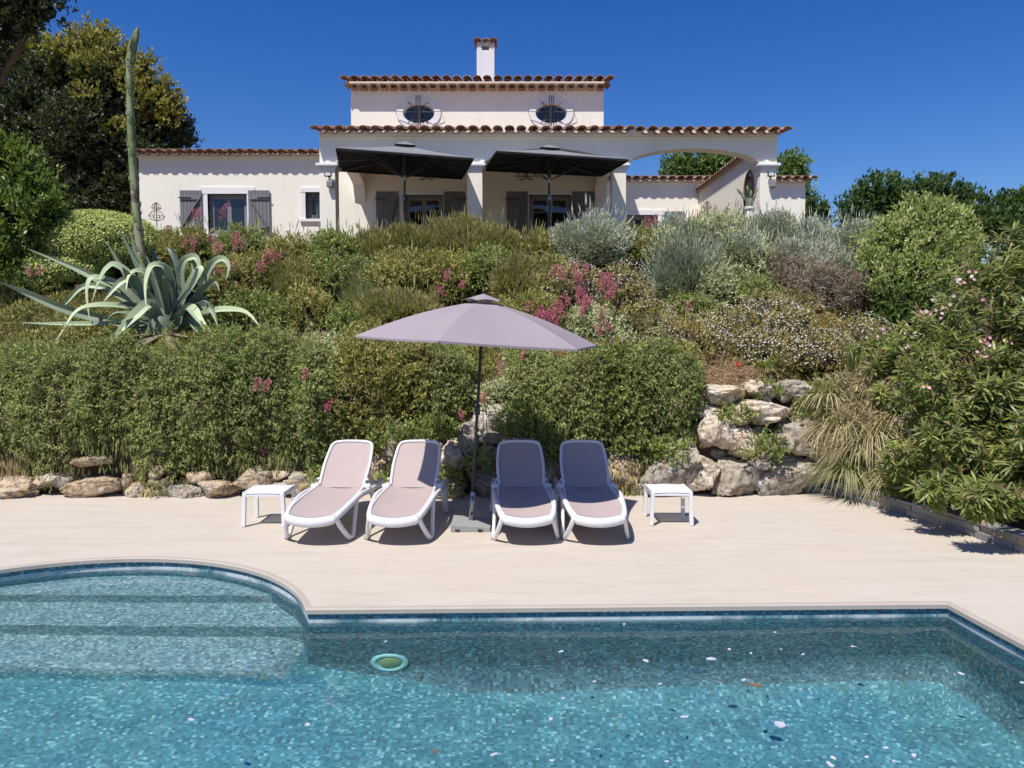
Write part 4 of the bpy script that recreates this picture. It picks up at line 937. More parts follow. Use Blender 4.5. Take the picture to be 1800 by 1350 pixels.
# kind: leaf length, width, leaves per square metre of shell, style
KIND = {'olive': (.055, .022, 1500, 'tuft'), 'green': (.055, .024, 1500, 'tuft'), 'rosemary': (.05, .016, 2100, 'droop'), 'brown': (.085, .017, 1300, 'spike'),
        'silver': (.06, .018, 1700, 'spike'), 'greysage': (.05, .02, 1600, 'tuft'), 'lavender': (.11, .011, 1500, 'spike'), 'straw': (.10, .012, 1300, 'spike'), 'mauve': (.12, .010, 1000, 'wild'),
        'lime': (.07, .030, 1300, 'tuft'), 'lime_dark': (.07, .032, 1300, 'tuft'), 'hedge': (.045, .024, 2200, 'flat'), 'laurel': (.12, .045, 650, 'tuft'), 'daisyleaf': (.05, .014, 1300, 'wild'),
        'tree_dark': (.11, .055, 420, 'tuft'), 'tree_new': (.10, .05, 420, 'tuft'), 'tree_far': (.15, .08, 260, 'tuft'), 'tree_mid': (.15, .06, 300, 'tuft'), 'ground': (.05, .018, 1500, 'tuft'), 'drymass': (.12, .013, 1100, 'wild')}
def foliage(c, r, kind, seed, dens=1.0, amp=.16, freq=3.0, inner=.74, low=-.35, size=1.0, back=.5):
    L, W, D, st = KIND[kind]; a = 2*PI*((r[0]*r[1])**1.6/1 + (r[0]*r[2])**1.6 + (r[1]*r[2])**1.6)**(1/1.6)/3**(1/1.6)*1.6
    n = int(a*D*dens*(1.15 if size < 1 else 1)/size**2); n = max(60, min(n, 30000))
    if st in ('tuft', 'droop', 'wild'):      # leaves sit in sprigs of nine or so along a short twig
        K = 9; p, o, lump, r_ = shell(c, r, max(30, n//K), seed, amp, freq, inner, low, back); m_ = len(p)
        tw = nrm(o+r_.normal(size=(m_, 3))*.55+np.array([0, 0, -.45 if st == 'droop' else .35])); tl = r_.uniform(.05, .17, m_)*max(size, 1)*(L/.06)**.6; ct = r_.random(m_)
        p, o, lump, tw, tl, ct = (np.repeat(v_, K, 0) for v_ in (p, o, lump, tw, tl, ct)); n = len(p)
        p = p+tw*(tl*r_.uniform(-.35, 1, n))[:, None]+r_.normal(size=(n, 3))*L*.18
    else:
        p, o, lump, r_ = shell(c, r, n, seed, amp, freq, inner, low, back); n = len(p); ct = r_.random(n); tw = o
    rnd = r_.normal(size=(n, 3)); up = np.array([0, 0, 1.0])
    if st == 'tuft': d = tw*.7+rnd*.55+up*.35
    elif st == 'droop': d = tw*.6+rnd*.65-up*(.1+.5*(1-o[:, 2:3]))*.8
    elif st == 'spike': d = o*.75+rnd*.22+up*.65
    elif st == 'wild': d = o*.4+rnd*.75+up*.25
    else: d = o*.15+rnd*.8; d -= o*(np.sum(d*o, 1, keepdims=True)*.6)
    hint = o*.45+np.array(SUN)*.8+r_.normal(size=(n, 3))*.55
    Ls = L*size*r_.uniform(.6, 1.35, n); Ws = W*size*r_.uniform(.7, 1.3, n)
    cl = vnoise(p, 9.0/ max(.3, min(r)), seed+5)
    tone = np.clip(r_.random(n)*.45+ct*.45+.05+.22*cl+.12*lump, 0, 1)
    return leaf_arrays(p, d, hint, Ls, Ws, tone, bend=-.08 if st == 'droop' else .05)
_s = [100]
def shrub(px, py, rx, ry, Y, kind, label=None, group=None, name='shrub', cat='shrub', depth=None, dens=1.0, amp=.16, low=-.4, core=True, size=1.0, lobes=0, kind2=None, tips=0):
    _s[0] += 11; seed = _s[0]; j_ = np.random.default_rng(seed)
    if name == 'lavender_bush': lobes += 3; amp = .34
    if name == 'shrub': px += j_.uniform(-12, 12); py += j_.uniform(-9, 9); rx *= j_.uniform(.85, 1.25); ry *= j_.uniform(.85, 1.25); Y += j_.uniform(-.25, .2); lobes += 3; amp = max(amp, .26)
    if name in ('shrub', 'daisy_mound', 'lavender_bush'): py += ry*.30; ry *= 1.30; low = -.7
    c = P(px, py, Y); k = Y/F*1.02; r = (rx*k, (depth or min(rx, ry*1.3)*k*1.0) if depth is None else depth, ry*k)
    gz = float(ground_z(c.x, Y)); root = empty(name, (c.x, c.y, min(gz, c.z)), label, cat, group)
    parts = []; r_ = np.random.default_rng(seed); C = [((c.x, c.y, c.z), r)]
    if lobes:
        C = [((c.x, c.y, c.z), tuple(v*.86 for v in r))]
        for i in range(lobes):
            u = r_.normal(size=3); u /= np.linalg.norm(u); u[1] = -abs(u[1])*.8; u[2] = abs(u[2])*.9-.1
            C.append(((c.x+u[0]*r[0]*.78, c.y+u[1]*r[1]*.7, c.z+u[2]*r[2]*.76), tuple(v*r_.uniform(.26, .5) for v in r)))
    for i, (cc, rr) in enumerate(C): parts.append(foliage(cc, rr, kind, seed+i*3, dens=dens*(1 if i == 0 else .9), amp=amp, low=low, size=size))
    if tips:
        p, o, lump, q = shell((c.x, c.y, c.z), tuple(v*1.02 for v in r), tips, seed+77, amp, inner=.95, low=0)
        parts.append(leaf_arrays(p, o*.5+q.normal(size=p.shape)*.2+np.array([0, 0, .9]), np.array([0, -1, .2])+q.normal(size=p.shape)*.3, q.uniform(.10, .26, len(p)), q.uniform(.010, .02, len(p)), q.random(len(p)), .1, segs=2))
    mesh_from('foliage', parts, LEAFM[kind], root)
    if core:
        m = blob_core((c.x, c.y, c.z), tuple(v*(.86 if lobes else 1) for v in r), seed, .74); m.build('stems_or_core', LEAFM['core_dark' if kind in ('tree_dark', 'laurel', 'lime_dark') else 'core'], root)  # an added core that shades the inside, not modelled twigs
    return root, r
def flowers(root, px, py, rx, ry, Y, n, seed, s=.016, mat='white_fl', lift=.03, name='flowers', depth=None):
    c = P(px, py, Y); k = Y/F*1.04; r = (rx*k, depth or min(rx, ry*1.3)*k, ry*k); r_ = np.random.default_rng(seed)
    p, o, _, r_ = shell((c.x, c.y, c.z), r, n, seed, .16, inner=.97, low=-.25, back=.25); p = p+o*lift; n = len(p)
    cl = vnoise(p, 5, seed+3) > -.35; p = p[cl]; o = o[cl]; n = len(p)
    t_ = nrm(np.cross(o+r_.normal(size=(n, 3))*.5, [0, 0, 1.0])); b = nrm(np.cross(t_, o+r_.normal(size=(n, 3))*.4)); ss = (s*r_.uniform(.6, 1.2, n))[:, None]
    v = np.stack([p+t_*ss*math.cos(a)*.5+b*ss*math.sin(a)*.5 for a in (0, PI/3, 2*PI/3, PI, 4*PI/3, 5*PI/3)], 1).reshape(-1, 3)
    f = (np.arange(n)[:, None]*6+np.arange(6)).reshape(-1)
    return mesh_from(name, [(v, f, np.full(n, 6), r_.random(n))], LEAFM[mat], root)
# ---- ground cover over the whole bank
def ground_cover():
    r_ = np.random.default_rng(5); N = 250000
    x = r_.uniform(-11, 7.2, N); d = r_.uniform(.75, 5.4, N); y = 10.12+.03*(np.minimum(x, 4)+6.8)+d
    y = np.where(x > 4, y+.2, y); z = ground_z(x, y)
    bare = vnoise(np.stack([x, y*1.4, z], 1), 2.2, 9)
    patch = ((x > 1.9) & (x < 4.3) & (d < 1.7)) | ((x > -.25) & (x < .25) & (d < 1.5))
    keep = (bare < .75) & ~(patch & (r_.random(N) < .90)); x, y, z = x[keep], y[keep], z[keep]; n = len(x)
    p = np.stack([x, y, z+r_.uniform(0, 1, n)**1.5*np.clip(.14+.16*vnoise(np.stack([x, y, z], 1), 4.5, 77), .03, .4)], 1)
    dd = r_.normal(size=(n, 3))*.6+np.array([0, -.35, .8]); tone = np.clip(r_.random(n)*.6+.2+.25*vnoise(p, 3.5, 3), 0, 1)
    o = mesh_from('ground_cover', [leaf_arrays(p, dd, r_.normal(size=(n, 3))*.6+np.array(SUN), r_.uniform(.04, .10, n), r_.uniform(.012, .028, n), tone, .1)], LEAFM['ground'])
    tag(o, 'low mixed green ground cover growing over the whole bank', 'ground cover', kind='stuff')
    # dry fallen litter on the bare soil pockets
    N = 16000; x = r_.uniform(1.6, 4.6, N); d = r_.uniform(.25, 1.9, N); x[:1500] = r_.uniform(-.4, .35, 1500); y = 10.12+.03*(x+6.8)+d; z = ground_z(x, y)
    p = np.stack([x, y, z+.01], 1); o = mesh_from('dry_litter', [leaf_arrays(p, r_.normal(size=(N, 3))*np.array([1, 1, .35]), np.tile([0, -.3, 1.0], (N, 1)), r_.uniform(.03, .10, N), r_.uniform(.005, .014, N), r_.random(N))], LEAFM['litter'])
    tag(o, 'dry brown leaf litter and straw on the bare soil above the rocks', 'leaf litter', kind='stuff')
ground_cover()
# ---- top band of shrubs against the house: px, py, rx, ry, Y, kind, label
S = [
 (345, 440, 52, 34, 14.2, 'olive', 'low olive green shrub under the left shutter of the wing window', 'tuft'),
 (425, 442, 52, 34, 14.1, 'green', 'green shrub below the shuttered wing window', ''),
 (505, 446, 52, 34, 14.0, 'olive', 'olive shrub below the small barred window', ''),
 (585, 444, 50, 32, 14.0, 'green', 'green shrub at the foot of the left porch pillar', ''),
 (655, 436, 50, 36, 14.2, 'brown', 'brownish green rosemary below the left shutter of the first porch door', ''),
 (730, 436, 52, 36, 14.1, 'brown', 'brownish rosemary under the first porch door', ''),
 (800, 426, 54, 42, 14.2, 'brown', 'tallest brownish rosemary, in front of the second porch pillar', ''),
 (872, 432, 54, 38, 14.1, 'brown', 'brownish rosemary right of the second porch pillar', ''),
 (940, 438, 48, 36, 14.0, 'brown', 'brownish rosemary left of the silver bush', ''),
 (1036, 418, 64, 46, 14.0, 'silver', 'silver grey bush in front of the second porch door', ''),
 (1122, 440, 34, 28, 14.3, 'olive', 'small yellow green shrub left of the pink spike by the right wing window', ''),
 (1190, 420, 52, 38, 14.6, 'silver', 'silver shrub below the open shutter of the right wing', ''),
 (1262, 418, 58, 42, 14.6, 'greysage', 'grey green shrub below the beehive shaped ornament', ''),
 (1345, 420, 64, 46, 14.5, 'silver', 'broad silver shrub below the potted cactus and right pillar', ''),
 (1425, 440, 55, 40, 14.4, 'silver', 'silver shrub at the right corner of the house', ''),
 (1495, 444, 55, 42, 14.3, 'silver', 'silver shrub left of the big lime green bush', ''),
 (1305, 478, 78, 56, 13.8, 'greysage', 'dense grey green shrub right of the lavender', ''),
 (1378, 486, 44, 34, 13.6, 'mauve', 'mauve grey twiggy shrub among the silver ones', ''),
 (1455, 512, 60, 34, 13.4, 'mauve', 'brownish mauve twiggy shrub below the silver ones, left of the lime bush', ''),
 (1400, 455, 66, 36, 13.9, 'silver', 'pale silver shrub just above the mauve twigs', ''), (1478, 475, 50, 34, 13.6, 'silver', 'silver shrub touching the left side of the lime bush', ''),
 (1290, 440, 60, 36, 14.0, 'silver', 'silver shrub between the lavender and the porch pillar', ''), (1160, 450, 44, 34, 13.9, 'greysage', 'small grey green shrub left of the lavender top', ''), (1265, 500, 44, 50, 13.3, 'greysage', 'loose grey green shrub tight against the right of the lavender', ''),
 (1380, 525, 50, 28, 13.1, 'daisyleaf', 'ochre leafy shrub between the mauve twigs and the daisies', ''), (1203, 482, 62, 62, 13.4, 'lavender', 'upright grey green lavender bush on the right of the bank', ''),
 (1320, 520, 60, 42, 13.2, 'rosemary', 'dark green shrub in the shade right of the lavender', ''),
 (1210, 545, 58, 30, 13.0, 'rosemary', 'dark low shrub at the foot of the lavender', ''),
]
for px, py, rx, ry, Y, kind, lab, _ in S:
    shrub(px, py, rx, ry, Y, kind, lab, 'shrubs along the top of the bank', name='lavender_bush' if kind == 'lavender' else 'shrub', tips={'brown': 90, 'silver': 120, 'lavender': 500, 'olive': 50, 'green': 50, 'greysage': 60}.get(kind, 0), lobes=2, core=kind != 'mauve')
# ---- middle of the bank
S = [
 (345, 492, 60, 34, 13.2, 'green', 'green shrub behind the recurved agave leaves'),
 (432, 492, 58, 36, 13.3, 'olive', 'olive shrub below the pink spikes right of the agave'),
 (512, 500, 60, 38, 13.2, 'brown', 'brownish green shrub in the upper left of the bank'),
 (590, 494, 56, 38, 13.3, 'green', 'green shrub left of the pale grassy tussock'),
 (642, 520, 48, 36, 13.0, 'straw', 'pale straw green grassy tussock up and left of the parasol'),
 (700, 486, 60, 42, 13.2, 'olive', 'olive shrub above the left half of the parasol'),
 (780, 490, 56, 40, 13.2, 'olive', 'yellow olive shrub above the parasol top'),
 (850, 480, 56, 40, 13.3, 'green', 'green shrub above and right of the parasol top'),
 (918, 500, 54, 42, 13.1, 'brown', 'brownish shrub left of the pink valerian patch'),
 (975, 480, 50, 34, 13.3, 'olive', 'olive shrub just below the silver bush'),
 (455, 560, 70, 40, 12.1, 'green', 'green shrub right of the lowest agave leaf'),
 (545, 565, 66, 42, 12.1, 'olive', 'olive shrub left of the parasol rim'),
 (622, 575, 58, 38, 12.0, 'green', 'green shrub behind the left tip of the parasol'),
 (700, 548, 64, 36, 12.2, 'brown', 'brownish shrub behind the left slope of the parasol'),
 (930, 545, 62, 40, 12.4, 'olive', 'olive shrub behind the right slope of the parasol'),
 (1040, 575, 66, 40, 12.2, 'greysage', 'grey green leafy shrub under the pink valerian patch'),
 (120, 572, 95, 40, 12.9, 'rosemary', 'dark green shrub under the long left agave leaves'),
 (20, 590, 60, 50, 12.9, 'lime_dark', 'dark green leafy shrub at the left picture edge behind the agave'),
 (215, 622, 80, 24, 11.9, 'rosemary', 'dark trailing shrub at the foot of the agave'),
 (60, 480, 70, 40, 13.4, 'hedge', 'low bright green mound below and left of the clipped hedge'),
]
for px, py, rx, ry, Y, kind, lab in S:
    shrub(px, py, rx, ry, Y, kind, lab, 'shrubs in the middle of the bank', lobes=2, amp=.2, tips={'brown': 60, 'straw': 350, 'olive': 30}.get(kind, 0))
# ---- daisies: fine leafy mounds starred with white
for i, (px, py, rx, ry, Y, lab) in enumerate((
 (1010, 505, 60, 42, 12.9, 'mound of white daisies just left of the pink valerian patch'), (1092, 505, 56, 44, 12.9, 'mound of white daisies left of the lavender'),
 (1130, 568, 66, 40, 12.3, 'mound of white daisies below the lavender'), (1205, 598, 72, 38, 12.0, 'mound of white daisies above the bare soil patch'),
 (1290, 575, 74, 36, 12.3, 'mound of white daisies right of the dark shrub'), (1330, 612, 70, 34, 11.8, 'low mound of white daisies above the pale rocks'),
 (1395, 570, 66, 38, 12.3, 'mound of white daisies below the mauve twiggy shrubs'), (1430, 616, 66, 36, 11.8, 'mound of white daisies left of the dry strap leaves'),
 (1500, 590, 60, 40, 12.2, 'mound of white daisies at the foot of the lime green bush'), (1100, 625, 70, 32, 11.7, 'mound of white daisies just right of the parasol rim'),
 (1340, 545, 60, 30, 12.8, 'upper mound of white daisies under the grey green shrub'))):
    r_, rr = shrub(px, py, rx, ry, Y, 'daisyleaf', lab, 'daisy mounds on the right of the bank', name='daisy_mound', cat='daisies', amp=.2, lobes=1)
    flowers(r_, px, py+ry*.3, rx, ry*1.3, Y, 900, 900+i, s=.021, lift=.02)['kind'] = 'stuff'
# ---- green tufts and strap leaf clumps
def tussock(px, py, Y, h, n, mat, label, name='grass_tuft', cat='grass tuft', spread=.6, w=.014, group=None, droop=.6, seed=1, wide=.12):
    r_ = np.random.default_rng(seed); c = P(px, py, Y); parts = []
    a = r_.uniform(0, 2*PI, n); e = r_.uniform(.1, 1, n)**.7*spread; L = h*r_.uniform(.6, 1.15, n)
    p = np.stack([c.x+np.cos(a)*wide*r_.random(n), Y+np.sin(a)*wide*r_.random(n), np.full(n, c.z)], 1); d = np.stack([np.cos(a)*e, np.sin(a)*e, np.ones(n)], 1); d = nrm(d)
    side = nrm(np.cross(d, np.array([0, 0, 1.0])+1e-4)); segs = 7; rows = []
    for k in range(segs+1):
        t_ = k/segs; q = p + d*(L*t_)[:, None]; q[:, 2] -= droop*L*e*t_**2.4*1.1; q[:, :2] += np.stack([np.cos(a), np.sin(a)], 1)*(droop*L*e*t_**2*.35)[:, None]
        ww = (w*(1-.15*t_)*(1-t_**3)+.0006); rows += [q-side*ww/2*r_.uniform(.95, 1.05), q+side*ww/2]
    v = np.stack(rows, 1).reshape(-1, 3); m_ = 2*(segs+1); k0 = np.arange(n)[:, None]*m_; f = np.concatenate([k0+np.array([2*k, 2*k+1, 2*k+3, 2*k+2]) for k in range(segs)], 1).reshape(-1)
    return tag(mesh_from(name, [(v, f, np.full(n*segs, 4), np.repeat(r_.random(n), segs))], LEAFM[mat]), label, cat, group)
tussock(1500, 648, 11.3, .55, 90, 'green', 'upright green grass tuft left of the dry strap leaves', seed=3, spread=.5)
tussock(1345, 652, 11.4, .45, 120, 'green', 'spreading green tuft below the daisies on the right', seed=4, spread=.9, w=.02)
tussock(1150, 655, 11.3, .40, 110, 'green', 'green tuft at the edge of the trailing rosemary on the right', seed=5, spread=.8)
tussock(640, 545, 12.6, .6, 220, 'straw', 'fine pale grass tussock left of the parasol top', seed=6, spread=.7, w=.008)
tussock(1058, 615, 11.9, .4, 70, 'silver', 'pale silvery leaf clump right of the parasol rim', seed=8, spread=.9, w=.03)
tussock(1345, 655, 11.2, .3, 60, 'dry', 'dry straw tuft on the bare soil above the rocks', seed=9, spread=1.2, w=.01)
for i, (px, py, Y, h, n, lab) in enumerate(((1478, 760, 10.3, .62, 150, 'uppermost clump of dry drooping strap leaves beside the rocks'), (1535, 775, 10.1, .70, 150, 'clump of dry drooping strap leaves left of the oleander'),
      (1590, 745, 10.2, .7, 120, 'dry strap leaf clump half hidden by the oleander'), (1490, 838, 9.95, .55, 130, 'green and dry strap leaf clump above the end of the low wall'), (1560, 850, 9.7, .55, 120, 'dry strap leaf clump just behind the low wall'), (1440, 780, 10.45, .4, 90, 'small dry strap leaf clump against the grey rock'), (1530, 690, 10.6, .5, 100, 'dry strap leaf clump below the upright green tuft'), (1455, 705, 10.6, .5, 90, 'dry strap leaf clump right of the topmost grey rock'), (1510, 800, 10.0, .6, 120, 'dry strap leaf clump in the middle of the strap leaf patch'), (1600, 800, 9.8, .6, 90, 'dry strap leaf clump under the lower oleander'))):
    tussock(px, py, Y, h*1.05, int(n*4), 'dry' if i != 3 else 'straw', lab, 'strap_leaf_clump', 'strap leaf clump', .95, .013, 'dry strap leaf clumps beside the rocks', 1.1, 20+i, .18)
    c = P(px, py, Y)
    tussock(px, py, Y, h*.9, 22, 'green', 'green blades inside the strap leaf clump, '+('upper', 'middle', 'right', 'lower', 'front', 'small', 'top', 'rock side', 'central', 'oleander side')[i]+' one', 'strap_leaf_clump', 'strap leaf clump', .7, .02, 'green strap leaves beside the rocks', .9, 40+i, .18)
for px, py, rx, ry, Y, kd, lab in ((1500, 700, 62, 50, 10.75, 'drymass', 'tangle of dry pale leaves above the strap leaf clumps'), (1565, 690, 46, 40, 10.6, 'drymass', 'tangle of dry leaves touching the upper oleander'), (1545, 770, 66, 60, 10.35, 'drymass', 'big tangle of dry leaves left of the oleander'), (1480, 800, 44, 56, 10.35, 'drymass', 'tangle of dry leaves beside the grey rocks'), (1590, 810, 40, 44, 10.0, 'drymass', 'tangle of dry leaves low beside the oleander'), (1530, 830, 40, 30, 10.0, 'olive', 'green undergrowth just behind the low wall')):
    shrub(px, py, rx, ry, Y, kd, lab, 'dry growth between the rocks and the oleander', lobes=2, amp=.3, depth=.28)
# ---- trailing rosemary hanging over the rock wall
W_ = [
 (20, 700, 78, 88, 10.55, 'leftmost mass of trailing rosemary at the picture edge'), (120, 690, 82, 96, 10.6, 'trailing rosemary over the tan boulders at the far left'),
 (215, 690, 80, 100, 10.55, 'trailing rosemary below the agave, left of the long hanging curtain'), (300, 712, 78, 112, 10.5, 'long curtain of trailing rosemary reaching almost to the deck'),
 (395, 700, 78, 104, 10.55, 'trailing rosemary above the left side table'), (480, 700, 76, 108, 10.55, 'trailing rosemary behind the left side table and first lounger'),
 (560, 705, 72, 100, 10.6, 'trailing rosemary behind the first lounger'), (640, 690, 72, 96, 10.65, 'yellowish trailing rosemary behind the second lounger'),
 (715, 680, 68, 82, 10.7, 'trailing rosemary behind the second lounger, under the parasol rim'), (780, 668, 50, 62, 10.8, 'small trailing rosemary left of the parasol pole'),
 (940, 700, 54, 84, 10.7, 'trailing rosemary right of the parasol pole'), (1010, 705, 66, 96, 10.6, 'trailing rosemary above the third lounger'), (1085, 690, 70, 108, 10.55, 'bright green trailing rosemary above the fourth lounger'),
 (1160, 700, 66, 104, 10.55, 'rightmost trailing rosemary, beside the pale rocks'),
]
for i, (px, py, rx, ry, Y, lab) in enumerate(W_):
    kd = 'rosemary' if i not in (7, 8, 12) else ('olive' if i != 12 else 'green')
    py += 20 + 16*math.sin(i*2.3); ry += 24 + 12*math.sin(i*2.3)
    ex = (24, 12, 20, 46, 22, 26, 30, 22, 4, 0, 10, 6, 10, 6)[i]; py += ex*.5; ry += ex*.6
    rt, rr = shrub(px, py, rx, ry, Y, kd, lab, 'trailing rosemary over the rock wall', name='trailing_rosemary', cat='rosemary', depth=.38+.22*abs(math.sin(i*1.9)), dens=1.3, amp=.42, low=-.95, lobes=9)
    # hanging strands at the lower fringe
    c = P(px, py, Y); r_ = np.random.default_rng(300+i); n = 900 if i in (3, 8, 11, 12) else 260; k = Y/F
    x = c.x+r_.uniform(-.95, .95, n)*rx*k; u = (x-c.x)/(rx*k); zt = c.z-ry*k*.93*np.sqrt(1-u*u*.95)*r_.uniform(.55, 1.0, n)*(1+.12*vnoise(np.stack([x*6, x*0, x*0], 1), 1.0, i)); y = c.y-.50*np.sqrt(np.clip(1-u*u, 0, 1))*r_.uniform(.4, .95, n)
    p = np.stack([x, y, zt], 1); d = r_.normal(size=(n, 3))*.14+np.array([0, -.12, -1])
    mesh_from('hanging_strands', [leaf_arrays(p, d, np.tile([0, -.8, .7], (n, 1))+r_.normal(size=(n, 3))*.5, r_.uniform(.05, .15, n), r_.uniform(.012, .024, n), r_.random(n), -.1, 2)], LEAFM[kd if i % 3 else 'brown'], rt)['kind'] = 'stuff'
for i, (px, py, rx, ry, Y, kd, lab) in enumerate((
 (60, 640, 80, 26, 11.3, 'green', 'low green shrub on top of the wall at the far left'), (300, 634, 84, 26, 11.3, 'olive', 'low shrub on top of the wall below the agave'), (400, 612, 76, 36, 11.4, 'green', 'green shrub on the wall top right of the agave'),
 (490, 622, 70, 34, 11.3, 'olive', 'yellowish shrub on the wall top left of the parasol'), (575, 628, 56, 34, 11.2, 'greysage', 'pale green valerian foliage at the left of the parasol rim'), (680, 620, 80, 38, 11.3, 'olive', 'yellow olive shrub directly under the left half of the parasol'),
 (790, 625, 44, 30, 11.3, 'green', 'green shrub on the wall top just left of the parasol pole'), (940, 632, 56, 30, 11.2, 'lime', 'fresh green leafy plants right of the parasol pole under its rim'), (1030, 632, 56, 32, 11.2, 'olive', 'olive shrub on the wall top under the right parasol tip'),
 (1110, 638, 70, 34, 11.2, 'green', 'green shrub on the wall top right of the parasol'), (1185, 640, 46, 30, 11.2, 'olive', 'small olive shrub left of the bare soil patch'), (868, 700, 30, 22, 10.7, 'greysage', 'small pale green plant in the gap beside the parasol pole'))):
    shrub(px, py, rx, ry, Y, kd, lab, 'shrubs along the top of the rock wall', lobes=2, amp=.2)
for px, py, rx, ry, Y, lab in ((1345, 792, 34, 26, 10.1, 'small leafy plant growing between the pale rocks'), (1450, 700, 36, 26, 10.6, 'green plant on top of the grey rock at the right'), (1290, 735, 26, 18, 10.3, 'tiny plant in a joint above the tan rock'),
        (1345, 690, 30, 16, 10.75, 'low plant between the two topmost pale rocks'), (1420, 725, 26, 20, 10.5, 'small plant left of the dry strap leaves on the rocks'), (790, 860, 22, 26, 10.0, 'yellow green weed at the wall foot left of the parasol pole'), (575, 850, 30, 26, 10.0, 'leafy weed at the wall foot between the first two loungers and the table'), (1120, 785, 40, 30, 10.2, 'fresh green plant on the wall right of the fourth lounger'), (690, 850, 20, 20, 10.05, 'small weed at the wall foot between the two left loungers'), (680, 775, 34, 34, 10.1, 'leafy plant on the rocks above the gap between the left loungers'), (760, 762, 46, 24, 10.15, 'plant over the rocks behind the second lounger top'), (905, 752, 34, 40, 10.2, 'plant hanging over the rocks above the third lounger'), (965, 800, 26, 44, 10.05, 'plant hanging in the gap between the two right loungers'), (845, 815, 20, 24, 10.0, 'small plant in a rock joint just right of the parasol pole'), (1180, 800, 30, 26, 10.1, 'plant over the rocks above the left side of the right table')):
    shrub(px, py, rx, ry, Y, 'green', lab, 'small plants in the rock wall', name='small_plant', cat='plant', core=False, dens=1.4, depth=.15)
# ---- the rock wall itself
def rock(px, py, w, h, Y, mat, label, group, seed, dp=.35):
    w *= 1.16; h *= 1.18; c = P(px, py, Y); k = Y/F; bm = bmesh.new(); bmesh.ops.create_icosphere(bm, subdivisions=5 if dp > .2 else 3, radius=1)
    u = np.array([v.co[:] for v in bm.verts]); r_ = np.random.default_rng(seed)
    q = np.sign(u)*np.abs(u)**.6          # blocky
    for _ in range(15):                     # flat broken faces
        nn = r_.normal(size=3); nn /= np.linalg.norm(nn); dd = r_.uniform(.60, .95); s_ = q@nn; q = q-np.clip(s_-dd, 0, None)[:, None]*nn*.85
    f = 1+.10*vnoise(u, 3.3, seed)-.09*(1-np.abs(vnoise(u, 6, seed+4)))**6+.045*vnoise(u, 12, seed+1)-.05*(1-np.abs(vnoise(u, 14, seed+5)))**5+.02*vnoise(u, 30, seed+2)
    rot = r_.uniform(-.25, .25); q = q*f[:, None]; x = q[:, 0]*math.cos(rot)-q[:, 2]*math.sin(rot); z = q[:, 0]*math.sin(rot)+q[:, 2]*math.cos(rot)
    p = np.stack([c.x+x*w*k/2, Y+q[:, 1]*dp, c.z+z*h*k/2], 1)
    m = MB(); m.add(p.tolist(), [tuple(v.index for v in fc.verts) for fc in bm.faces]); bm.free()
    return tag(m.build('boulder', M[mat], smooth=True), label, 'boulder', group)
g1, g2, g3 = 'boulders at the foot of the bank, left of the loungers', 'boulders behind the loungers', 'boulders on the right of the rock wall'
